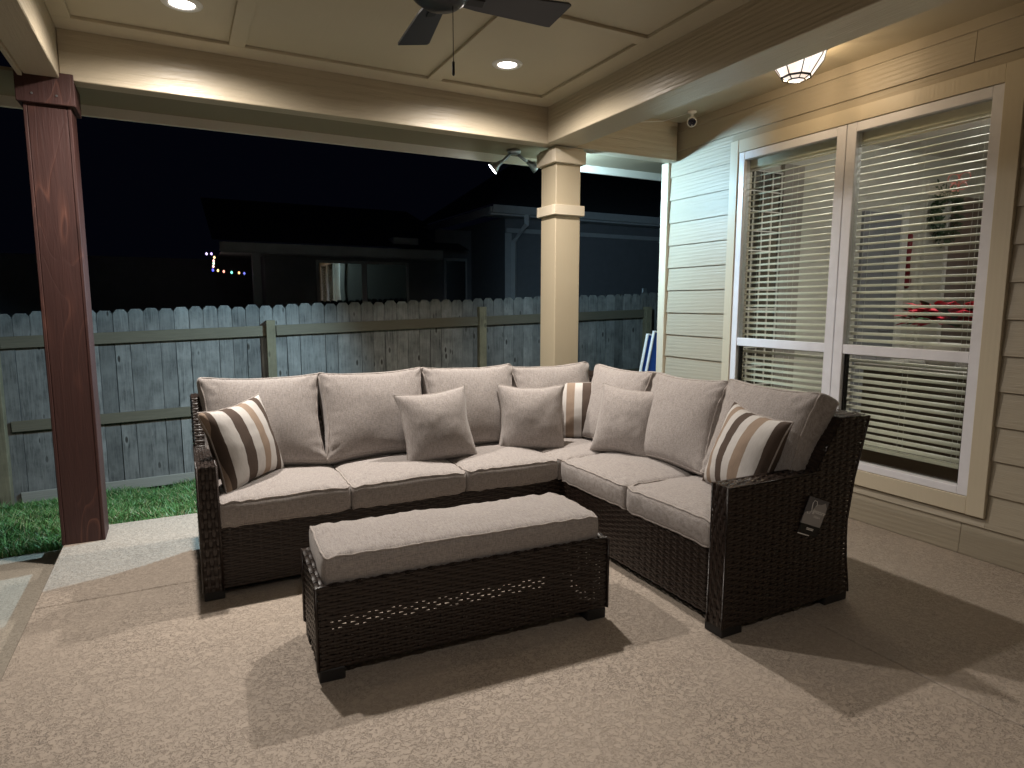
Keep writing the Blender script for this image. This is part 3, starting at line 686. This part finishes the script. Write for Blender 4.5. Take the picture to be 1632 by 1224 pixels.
obj('corner_board', B((4.842, 9.60, -.4), (4.96, 9.619, 2.54), .002), m_gutter, nh)
obj('roof', MB().add([(4.40, 9.15, 2.92), (13, 9.15, 2.92), (13, 13.2, 4.6), (7.0, 13.2, 4.6), (4.40, 13.2, 2.92)], [(0, 1, 2, 3), (0, 3, 4)]), m_shingle, nh)
w1 = obj('window', B((4.30, 10.97, .9), (4.75, 10.999, 2.2), .003), m_gutter, nh); obj('pane', B((4.34, 10.955, .95), (4.71, 10.968, 2.15)), m_nglass, w1)

n2 = thing('porch_house', 'dark low house with reflecting windows and a porch beyond the fence', 'house'); n2.location = (0, 0, 0)
obj('wall', B((1.25, 10.92, -.4), (4.14, 14, 2.14)), m_brick, n2)
obj('wall', B((-7, 12.4, -.4), (1.249, 14, 2.14)), m_brick, n2)
obj('fascia', B((0.60, 10.60, 2.16), (4.14, 10.63, 2.30), .003), m_gutter, n2)
obj('porch_ceiling', B((0.62, 10.631, 2.142), (4.14, 12.4, 2.158)), m_gutter, n2)
obj('porch_post', B((1.05, 10.66, -.4), (1.17, 10.78, 2.141), .004), m_gutter, n2)
obj('roof', MB().add([(0.5, 10.5, 2.31), (4.6, 10.5, 2.31), (4.6, 14, 3.4), (0.5, 14, 3.4)], [(0, 1, 2, 3)]), m_shingle, n2)
obj('vent_hood', B((3.3, 10.75, 2.38), (3.75, 11.05, 2.50), .01), m_gutter, n2)
for x0, x1 in ((2.09, 2.78), (2.87, 3.56)):
    w_ = obj('window', B((x0-.05, 10.890, .85), (x1+.05, 10.919, 2.09), .004), m_gutter, n2)
    obj('pane', B((x0, 10.874, .90), (x1, 10.889, 2.04)), m_nglass, w_)
# string of coloured lamps
sl = thing('string_lights', 'string of small coloured lights hanging in the dark porch', 'string lights', (0.45, 10.9, 2.1)); sl.location = (0, 0, 0)
pts = [(0.430, 2.125, (.6, .5, .9)), (0.497, 2.128, (.55, .4, 1)), (0.535, 2.075, (1, .7, .3)), (0.522, 2.025, (1, .5, .5)), (0.520, 1.985, (.6, .9, .6)), (0.514, 1.940, (1, .55, .5)), (0.505, 1.885, (.08, .1, 1)), (0.575, 1.880, (1, .65, .25)),
       (0.655, 1.868, (1, .35, .25)), (0.765, 1.856, (.2, .9, .7)), (0.870, 1.852, (1, .5, .2)), (0.945, 1.846, (.08, .1, .5)), (1.075, 1.842, (1, .9, .7))]
obj('wire', MB().tube([(x, 10.86, z+.012) for x, z, c in pts], 0.003, 4), m_black, sl)
for i, (x, z, c) in enumerate(pts):
    obj('bulb', MB().lathe([(0.001, .022), (.010, .015), (.016, 0), (.010, -.015), (.001, -.020)], (x, 10.85, z), 8), emis('bulb_%d' % i, c, 2.2), sl, smooth=True)

# ================================================================== BLUE BOARDS behind the wall corner
m_blue = plain('blue_paint', (0.03, 0.10, 0.42), 0.4)
def game_board(x, y, h, label):
    t = thing('game_board', label, 'game board', (x, y, 0), group='blue boards leaning behind the house corner')
    obj('panel', B((-.30, -.010, .012), (.30, .010, h-.012), .002), m_blue, t)
    for a, c in (((-.315, -.016, 0), (-.3005, .016, h)), ((.3005, -.016, 0), (.315, .016, h)), ((-.3, -.016, h-.0115), (.3, .016, h+.003)), ((-.3, -.016, 0), (.3, .016, .0115))):
        obj('edge_strip', B(a, c, .002), m_white, t)
    for sx_ in (-.23, .23): obj('bolt', MB().lathe([(.001, .006), (.008, .005), (.011, 0)], (sx_, -.0165, h-.12), 10, (0, -1, 0)), m_white, t)
    t.rotation_euler = (0, R(11), R(-6)); t.scale = (1, 1, 1)
game_board(4.215, 5.02, 1.06, 'white edged blue board leaning furthest left behind the lit wall corner')
game_board(4.235, 4.955, 1.09, 'white edged blue board half hidden by the lit wall corner')

# ================================================================== SOFT FURNISHINGS
def lattice(nx, ny, nz):
    def t(i, n):
        s = i/n*2-1; return 0.55*math.sin(s*math.pi/2) + 0.45*s
    idx = {}; pts = []; faces = []
    def P(i, j, k):
        if (i, j, k) not in idx: idx[(i, j, k)] = len(pts); pts.append((t(i, nx), t(j, ny), k/nz*2-1))
        return idx[(i, j, k)]
    for i in range(nx):
        for j in range(ny):
            faces.append((P(i, j, 0), P(i, j+1, 0), P(i+1, j+1, 0), P(i+1, j, 0))); faces.append((P(i, j, nz), P(i+1, j, nz), P(i+1, j+1, nz), P(i, j+1, nz)))
    for i in range(nx):
        for k in range(nz):
            faces.append((P(i, 0, k), P(i+1, 0, k), P(i+1, 0, k+1), P(i, 0, k+1))); faces.append((P(i, ny, k), P(i, ny, k+1), P(i+1, ny, k+1), P(i+1, ny, k)))
    for j in range(ny):
        for k in range(nz):
            faces.append((P(0, j, k), P(0, j, k+1), P(0, j+1, k+1), P(0, j+1, k))); faces.append((P(nx, j, k), P(nx, j+1, k), P(nx, j+1, k+1), P(nx, j, k+1)))
    return pts, faces
def cushion(name, parent, w, d, h, loc, rot, crown=0.03, ear=0.0, belly=0.008, seed=0, r=0.022, sag=0.0, edge_sag=0.0, n=30):
    hx, hy, hz = w/2, d/2, h/2
    def warp(x, y, z):
        ux, uy, uz = x/hx, y/hy, z/hz
        fx, fy = max(0, 1-ux*ux), max(0, 1-uy*uy)
        z2 = z + uz*crown*(fx*fy)**0.6
        x2 = x*(1-ear*fy) + math.copysign(belly*(1-uz*uz)*(fy**.5), ux)*abs(ux)**6
        y2 = y*(1-ear*0.8*fx) + math.copysign(belly*(1-uz*uz)*(fx**.5), uy)*abs(uy)**6
        p = Vector((x, y, z)); s = seed*7.31
        a = noise.noise((x*5+s, y*5, z*5)); b2 = noise.noise((x*13+s, y*13+3, z*9)); c2 = abs(noise.noise((x*7-s, y*3+s, 5)))
        edge = max(abs(ux), abs(uy))
        z2 += (uz)*(0.006*a + 0.0022*b2 - 0.006*c2*(0.3+0.7*edge)) + sag*(fx*0.0)
        y2 += 0.004*a*abs(uy)**4; x2 += 0.004*b2*abs(ux)**4
        # puckers running in from the seams
        pk = max(0, edge-0.72)/0.28
        z2 += uz*0.0030*pk*(1-pk)*4*math.sin((x*1.0 if abs(uy) > abs(ux) else y)*95 + 3*a + s)*abs(uz)
        cr = max(0, abs(ux)+abs(uy)-1.25)/0.75
        z2 += uz*abs(uz)*0.007*cr*math.sin((abs(x)-abs(y))*70 + 4*a + s)
        z2 += edge_sag*(noise.noise((x*2.4+s*2, 0, 0))*abs(uy)**2 + noise.noise((0, y*2.4+s*2, 4))*abs(ux)**2)
        return Vector((x2, y2, z2))
    pts, faces = lattice(n, max(12, int(n*d/w)) if w >= d else n, 8)
    vs = []
    for px, py, pz in pts:
        P_ = Vector((px*hx, py*hy, pz*hz)); q = Vector((max(-hx+r, min(hx-r, P_.x)), max(-hy+r, min(hy-r, P_.y)), max(-hz+r, min(hz-r, P_.z))))
        dd = P_-q
        P2 = q + dd*(r/max(dd.length, 1e-9)) if dd.length > r else P_
        vs.append(warp(P2.x, P2.y, P2.z))
    o = obj(name, MB().add(vs, faces), m_fab, parent, loc, rot, smooth=True, clean=False)
    for sgn in (1, -1):
        path = []; zz = sgn*(hz-r*0.30); k = r*0.30
        m = 40
        for i in range(m): path.append((-hx+r + (w-2*r)*i/m, -hy+k))
        for i in range(5): a = -math.pi/2 + math.pi/2*i/5; path.append((hx-r+(r-k)*math.cos(a), -hy+r+(r-k)*math.sin(a)))
        for i in range(m): path.append((hx-k, -hy+r + (d-2*r)*i/m))
        for i in range(5): a = math.pi/2*i/5; path.append((hx-r+(r-k)*math.cos(a), hy-r+(r-k)*math.sin(a)))
        for i in range(m): path.append((hx-r - (w-2*r)*i/m, hy-k))
        for i in range(5): a = math.pi/2+math.pi/2*i/5; path.append((-hx+r+(r-k)*math.cos(a), hy-r+(r-k)*math.sin(a)))
        for i in range(m): path.append((-hx+k, hy-r - (d-2*r)*i/m))
        for i in range(5): a = math.pi+math.pi/2*i/5; path.append((-hx+r+(r-k)*math.cos(a), -hy+r+(r-k)*math.sin(a)))
        obj('piping', MB().tube([warp(x, y, zz) for x, y in path], 0.0048, 6, True), m_pipe, o, smooth=True, clean=False)
    return o
def throw_pillow(label, loc, yaw_, lean, rol, striped, seed, w=0.42, hgt=0.42, T=0.098):
    n = 26; vs = []; fs = []; idx = {}
    def P(i, j, s):
        edge = i in (0, n) or j in (0, n); key = (i, j, 0 if edge else s)
        if key in idx: return idx[key]
        u, v = i/n*2-1, j/n*2-1; u = 0.5*math.sin(u*math.pi/2)+0.5*u; v = 0.5*math.sin(v*math.pi/2)+0.5*v
        fu, fv = 1-u*u, 1-v*v; k = seed*3.7
        x = u*w/2*(1.04-0.125*fv); z = v*hgt/2*(1.04-0.125*fu)
        th = T*(max(0, fu*fv))**0.46
        th *= 1 + 0.07*noise.noise((u*1.6+k, v*1.6, s)) - 0.03*abs(noise.noise((u*4+k, v*3, s+4)))
        th += 0.004*min(1, 6*fu*fv)*noise.noise((u*9+k, v*5, 2))
        zz = z - 0.012*(1-fu)*0.0 + 0.006*noise.noise((u*2+k, 3, 0))*abs(v)**3; xx = x + 0.006*noise.noise((v*2+k, 7, 0))*abs(u)**3
        idx[key] = len(vs); vs.append((xx, s*th, zz)); return idx[key]
    for i in range(n):
        for j in range(n):
            fs.append((P(i, j, -1), P(i+1, j, -1), P(i+1, j+1, -1), P(i, j+1, -1))); fs.append((P(i, j, 1), P(i, j+1, 1), P(i+1, j+1, 1), P(i+1, j, 1)))
    ring_ = [P(i, 0, 1) for i in range(n)] + [P(n, j, 1) for j in range(n)] + [P(n-i, n, 1) for i in range(n)] + [P(0, n-j, 1) for j in range(n)]
    t = thing('throw_pillow', label, 'pillow', loc, 0, 'throw pillows on the sofa')
    t.rotation_euler = (Matrix.Rotation(yaw_, 3, 'Z') @ Matrix.Rotation(-lean, 3, 'X') @ Matrix.Rotation(rol, 3, 'Y')).to_euler()
    obj('cover', MB().add(vs, fs), (m_stripe, m_stripe2, m_stripe3)[striped-1] if striped else m_fab, t, smooth=True, clean=False)
    obj('piping', MB().tube([vs[q] for q in ring_], 0.0042, 6, True), m_pipe, t, smooth=True, clean=False)
    return t

# ------------------------------------------------------------------ wicker weave
def weave(name, parent, S, v0, v1, ul, ur, row=0.0128, pitch=0.046, amp=0.0037, skip=0.0, step=4):
    """S(u,v,h) -> point h metres proud of the surface; rows run along u between ul(v) and ur(v)"""
    mb = MB(); nr = max(1, round((v1-v0)/row)); rw = (v1-v0)/nr; hwv = rw*0.498
    for j in range(nr):
        v = v0+(j+.5)*rw; a, c = ul(v), ur(v)
        if c-a < 0.01: continue
        ns = max(2, int((c-a)/pitch*step)); o = len(mb.v); jit = random.uniform(-.0007, .0007)
        for i in range(ns+1):
            u = a+(c-a)*i/ns; h = amp*math.sin(math.pi*u/pitch + math.pi*(j % 2)) + jit
            vv = v + 0.0010*noise.noise((u*9, j*3.3, 1.0))
            mb.v += [tuple(S(u, vv-hwv, h-.0012)), tuple(S(u, vv, h+.0015)), tuple(S(u, vv+hwv, h-.0012))]
        for i in range(ns):
            q = o+i*3; mb.f += [(q, q+3, q+4, q+1), (q+1, q+4, q+5, q+2)]
    # stakes
    umin = min(ul(v0), ul(v1), ul((v0+v1)/2)); umax = max(ur(v0), ur(v1), ur((v0+v1)/2))
    i0 = math.ceil(umin/pitch-0.5)
    u = (i0+0.5)*pitch; k = i0
    while u < umax:
        o = len(mb.v); prev = False; hwu = 0.0085
        for j in range(nr*2+1):
            v = v0+(v1-v0)*j/(nr*2); ins = ul(v)+.004 < u < ur(v)-.004
            if ins:
                ph = math.sin(math.pi*u/pitch)
                h = -amp*0.8*ph*math.cos(math.pi*(v-v0-rw/2)/rw)
                mb.v += [tuple(S(u-hwu, v, h-.001)), tuple(S(u, v, h+.001)), tuple(S(u+hwu, v, h-.001))]
                if prev:
                    q = len(mb.v)-6; mb.f += [(q, q+1, q+4, q+3), (q+1, q+2, q+5, q+4)]
            prev = ins
        u += pitch; k += 1
    o = obj(name, mb, m_wick, parent, smooth=True, clean=False); o['kind'] = 'stuff'; return o
def cst(c): return lambda v: c
def cord(name, parent, path, r=0.009):
    o = obj(name, MB().tube(path, r, 8), m_wick, parent, smooth=True); return o

# ================================================================== SECTIONAL SOFA
sofa = thing('sectional_sofa', 'L shaped dark wicker sectional sofa with taupe cushions', 'sofa', (0, 0, 0))
# frame cores
core = [((.125, 3.235, .05), (2.70, 3.93, .335)), ((2.005, 1.93, .05), (2.69, 3.234, .335)), ((.040, 3.209, .05), (.110, 3.93, .636)), ((1.951, 1.848, .05), (2.66, 1.922, .645))]
for a, c in core: obj('frame_core', B(a, c, .004), m_core, sofa)
# side profile of the back, outer edge curved
def xr(z):   # outer edge of the right back
    pts = [(0.0, 2.757), (0.10, 2.742), (0.244, 2.714), (0.40, 2.708), (0.60, 2.741), (0.885, 2.822)]
    for (z0, x0), (z1, x1) in zip(pts, pts[1:]):
        if z <= z1: return x0+(x1-x0)*(z-z0)/(z1-z0)
    return pts[-1][1]
def xin(z): return 2.455 + (z-0.63)*(2.632-2.455)/(0.885-0.63)
zs = [0.05, 0.15, 0.25, 0.4, 0.5, 0.6, 0.7, 0.8, 0.878]
poly = [(xr(z)-.012, z) for z in zs] + [(xin(0.878)+.012, 0.878), (xin(0.63)+.012, 0.63), (2.467, 0.34), (2.6, 0.05)]
obj('back_core', MB().prism(poly, 1, 1.85, 4.03), m_core, sofa)
DY = 1.222   # long back: same profile turned, y = x + DY
poly2 = [(x+DY, z) for x, z in poly]
obj('back_core', MB().prism(poly2, 0, .045, 2.70), m_core, sofa)
# woven skins
weave('woven_front', sofa, lambda u, v, h: (u, 3.217-h, v), .045, .345, cst(.122), cst(2.0))
weave('woven_front', sofa, lambda u, v, h: (1.992-h, u, v), .045, .345, cst(1.925), cst(3.215))
weave('woven_arm_front', sofa, lambda u, v, h: (.034+v, 3.202-h, u), 0.0, .082, cst(.045), cst(.645), row=.0165)
weave('woven_arm_top', sofa, lambda u, v, h: (.034+v, u, .642+h), 0.0, .082, cst(3.204), cst(3.72), row=.0165)
weave('woven_arm_side', sofa, lambda u, v, h: (.114+h, u, v), .36, .645, cst(3.205), lambda v: 3.70 + (v-.4)*.4)
weave('woven_arm_side', sofa, lambda u, v, h: (.036-h, u, v), .045, .645, cst(3.205), lambda v: xr(v)+DY)
weave('woven_back_side', sofa, lambda u, v, h: (.036-h, u, v), .645, .88, lambda v: xin(v)+DY, lambda v: xr(v)+DY)
weave('woven_back_inner', sofa, lambda u, v, h: (u, xin(v)+DY-h, v), .60, .885, cst(.04), cst(2.66))
weave('woven_back_top', sofa, lambda u, v, h: (v, u, .884+h), .036, .12, cst(xin(.88)+DY), cst(xr(.88)+DY), row=.0165)
weave('woven_back_top', sofa, lambda u, v, h: (u, v, .886+h), xin(.88)+DY, xr(.88)+DY, cst(.12), cst(2.82), row=.0165)
weave('woven_arm_side', sofa, lambda u, v, h: (u, 1.842-h, v), .045, .648, cst(1.945), xr)
weave('woven_back_side', sofa, lambda u, v, h: (u, 1.842-h, v), .648, .885, xin, xr)
weave('woven_arm_front', sofa, lambda u, v, h: (1.945-h, 1.845+v, u), 0.0, .082, cst(.045), cst(.655), row=.0165)
weave('woven_arm_top', sofa, lambda u, v, h: (u, 1.845+v, .653+h), 0.0, .082, cst(1.945), cst(2.50), row=.0165)
weave('woven_back_inner', sofa, lambda u, v, h: (xin(v)-h, u, v), .60, .885, cst(1.845), cst(3.9))
weave('woven_back_top', sofa, lambda u, v, h: (v, u, .888+h), xin(.885), xr(.885), cst(1.845), cst(4.03), row=.0165)
# edge cords
cord('edge_cord', sofa, [(.034, 3.200, .045), (.034, 3.200, .645), (.034, 3.72, .645)], .006)
cord('edge_cord', sofa, [(.117, 3.200, .045), (.117, 3.200, .645), (.117, 3.72, .645)], .006)
cord('edge_cord', sofa, [(1.943, 1.842, .045), (1.943, 1.842, .655), (2.47, 1.842, .655)], .006)
cord('edge_cord', sofa, [(1.943, 1.928, .045), (1.943, 1.928, .655), (2.47, 1.928, .655)], .006)
cord('edge_cord', sofa, [(xr(z), 1.842, z) for z in [.045, .1, .2, .3, .4, .5, .6, .7, .8, .885]], .006)
for a in ((.035, 3.205, .125, 3.30), (1.95, 1.848, 2.07, 1.95), (2.60, 1.848, 2.755, 1.95), (.035, 3.86, .125, 3.95), (2.60, 3.85, 2.72, 3.96), (2.02, 3.23, 2.10, 3.31)):
    obj('foot', B((a[0], a[1], 0), (a[2], a[3], .055), .004), m_dark, sofa)
# seat cushions
SZ = 0.41; SH = 0.125
for i, (x0, x1) in enumerate(((.118, .733), (.737, 1.371), (1.376, 1.972))):
    cushion('seat_cushion', sofa, x1-x0, .66, SH, ((x0+x1)/2, 3.195+.33, SZ), (0, 0, 0), crown=.036, seed=i+1, belly=.010, edge_sag=.006)
cushion('seat_cushion', sofa, .66, .66, SH, (1.978+.33, 3.195+.33, SZ-.004), (0, 0, 0), crown=.034, seed=11, belly=.008)
for i, (y0, y1) in enumerate(((2.560, 3.188), (1.935, 2.554))):
    cushion('seat_cushion', sofa, .66, y1-y0, SH, (1.975+.33, (y0+y1)/2, SZ), (0, 0, 0), crown=.036, seed=i+5, belly=.010, edge_sag=.006)
# back cushions (built flat, stood up): local x width, local y height, local z thickness
BH, BT, LEAN = .53, .150, R(20)
def back_c(cx, cy, wdt, yaw_, seed, lean=LEAN, cz=.715, hh=BH, rl_=0.0):
    rm = Matrix.Rotation(yaw_, 3, 'Z') @ Matrix.Rotation(R(90)-lean, 3, 'X') @ Matrix.Rotation(rl_, 3, 'Z')
    cushion('back_cushion', sofa, wdt, hh, BT, (cx, cy, cz), rm.to_euler(), crown=.062, ear=.125, seed=seed, belly=.014, r=.028, edge_sag=.012)
for i, (x0, x1) in enumerate(((.062, .710), (.680, 1.336), (1.306, 1.962), (1.930, 2.580))):
    back_c((x0+x1)/2, 3.755, x1-x0, R(0), 21+i, cz=.735 if i < 3 else .72, rl_=R((-.6, .8, -.5, .6)[i]))
for i, (y0, y1) in enumerate(((3.015, 3.65), (2.425, 3.04), (1.880, 2.450))):
    back_c((2.515, 2.530, 2.515)[i], (y0+y1)/2, y1-y0, R(-90), 31+i, cz=(.72, .725, .74)[i], rl_=R((0, .8, -1.0)[i]))

# throw pillows
throw_pillow('striped pillow leaning in the left arm corner of the sofa', (.262, 3.50, .685), R(43), R(16), R(-5), 1, 1)
throw_pillow('plain taupe pillow in front of the second and third back cushions', (1.315, 3.50, .680), R(-1), R(18), R(-4), 0, 2, .43, .42)
throw_pillow('plain taupe pillow just left of the corner striped pillow', (1.970, 3.53, .668), R(-20), R(15), R(1), 0, 3)
throw_pillow('striped pillow tucked in the inner corner of the sofa', (2.375, 3.62, .672), R(-36), R(14), R(0), 3, 4)
throw_pillow('plain taupe pillow just right of the corner striped pillow', (2.385, 3.085, .685), R(-66), R(17), R(2), 0, 5)
throw_pillow('striped pillow leaning beside the right arm of the sofa', (2.335, 2.125, .695), R(-101), R(20), R(4), 2, 6)

# ================================================================== BENCH
bench = thing('ottoman_bench', 'dark wicker bench with a long taupe cushion in front of the sofa', 'bench', (0.384, 2.285, 0), R(-3.0))
BL, BD, BHt = 1.248, 0.42, 0.372
weave('woven_front', bench, lambda u, v, h: (u, .006-h, v), .05, BHt, cst(0), cst(BL))
weave('woven_back', bench, lambda u, v, h: (u, BD-.006+h, v), .05, BHt, cst(0), cst(BL))
weave('woven_side', bench, lambda u, v, h: (.006-h, u, v), .05, BHt, cst(0), cst(BD))
weave('woven_side', bench, lambda u, v, h: (BL-.006+h, u, v), .05, BHt, cst(0), cst(BD))
weave('woven_rim', bench, lambda u, v, h: (v, u, BHt+h), 0.0, .035, cst(0), cst(BD), row=.0165)
weave('woven_rim', bench, lambda u, v, h: (BL-.035+v, u, BHt+h), 0.0, .035, cst(0), cst(BD), row=.0165)
weave('woven_rim', bench, lambda u, v, h: (u, v, BHt+h), 0.0, .022, cst(0), cst(BL), row=.011)
weave('woven_rim', bench, lambda u, v, h: (u, BD-.022+v, BHt+h), 0.0, .022, cst(0), cst(BL), row=.011)
for x in (0, BL):
    for y in (0, BD): cord('corner_cord', bench, [(x, y, .052), (x, y, BHt)], .006)
for x in (.004, BL-.099):
    for y in (.004, BD-.104): obj('foot', B((x, y, 0), (x+.095, y+.10, .05), .004), m_dark, bench)
obj('back_liner', B((.012, BD-.016, .06), (BL-.012, BD-.011, BHt-.012)), m_core, bench)
obj('deck', B((.03, .02, BHt-.03), (BL-.03, BD-.02, BHt-.012)), m_core, bench)
cushion('seat_cushion', bench, BL-.062, BD-.035, .118, (BL/2, BD/2+.006, BHt+.042), (0, 0, 0), crown=.020, seed=44, belly=.006, n=44, edge_sag=.004)

# ================================================================== HANG TAG on the right arm
tg = thing('hang_tag', 'grey printed product tag hanging on the right wicker arm', 'tag', (2.465, 1.832, .468))
tg.rotation_euler = (R(4), R(20.5), 0)
m_tag = plain('tag_dark_print', (0.11, 0.11, 0.12), 0.35); m_tag2 = plain('tag_grey_print', (0.36, 0.35, 0.35), 0.35); m_ink = plain('tag_light_ink', (0.85, 0.84, 0.82), 0.5)
TW, TH_ = .070, .072
obj('card', B((-TW, -.0015, -.052), (TW, .0015, TH_)), m_tag, tg)
obj('flap', B((-TW, -.004, -.095), (TW, -.001, -.0525)), m_dark, tg)
obj('hill_print', MB().add([(-TW+.002, -.0019, -.051), (TW-.002, -.0019, -.051), (TW-.002, -.0019, .040), (TW-.022, -.0019, .062), (.025, -.0019, .050), (-.005, -.0019, .046), (-.025, -.0019, .015), (-TW+.002, -.0019, -.002)], [tuple(range(8))]), m_tag2, tg)
def ink(path, r): return MB().tube([(x, -.0028, z) for x, z in path], r, 5)
S_path = [(-.012, .034), (-.006, .044), (-.014, .058), (-.030, .060), (-.038, .048), (-.034, .030), (-.028, .012), (-.036, -.002), (-.050, -.004), (-.056, .003)]
obj('script_letter', ink(S_path, .0016), m_ink, tg)
def text(s, size, loc, m, shear=0.0):
    cu = bpy.data.curves.new('text', 'FONT'); cu.body = s; cu.size = size; cu.shear = shear; cu.extrude = .0003
    o = bpy.data.objects.new('text', cu); COL.objects.link(o); dg = bpy.context.evaluated_depsgraph_get()
    me = bpy.data.meshes.new_from_object(o.evaluated_get(dg)); bpy.data.objects.remove(o)
    put('lettering', me, m, tg, loc, (R(90), 0, 0))
text('ignature', .027, (-.022, -.0024, .006), m_ink, .45)
text('DESIGN', .013, (.000, -.0024, -.014), m_ink)
for z in (-.068, -.074): obj('printed_line', B((-.022, -.0050, z), (.026, -.0041, z+.004)), m_ink, tg)
obj('flap', B((-TW, -.006, -.100), (.01, -.0042, -.0955)), m_ink, tg)
obj('string', MB().tube([(0, 0, .07), (.004, -.004, .10), (-.002, .006, .115)], .0012, 5), m_dark, tg)
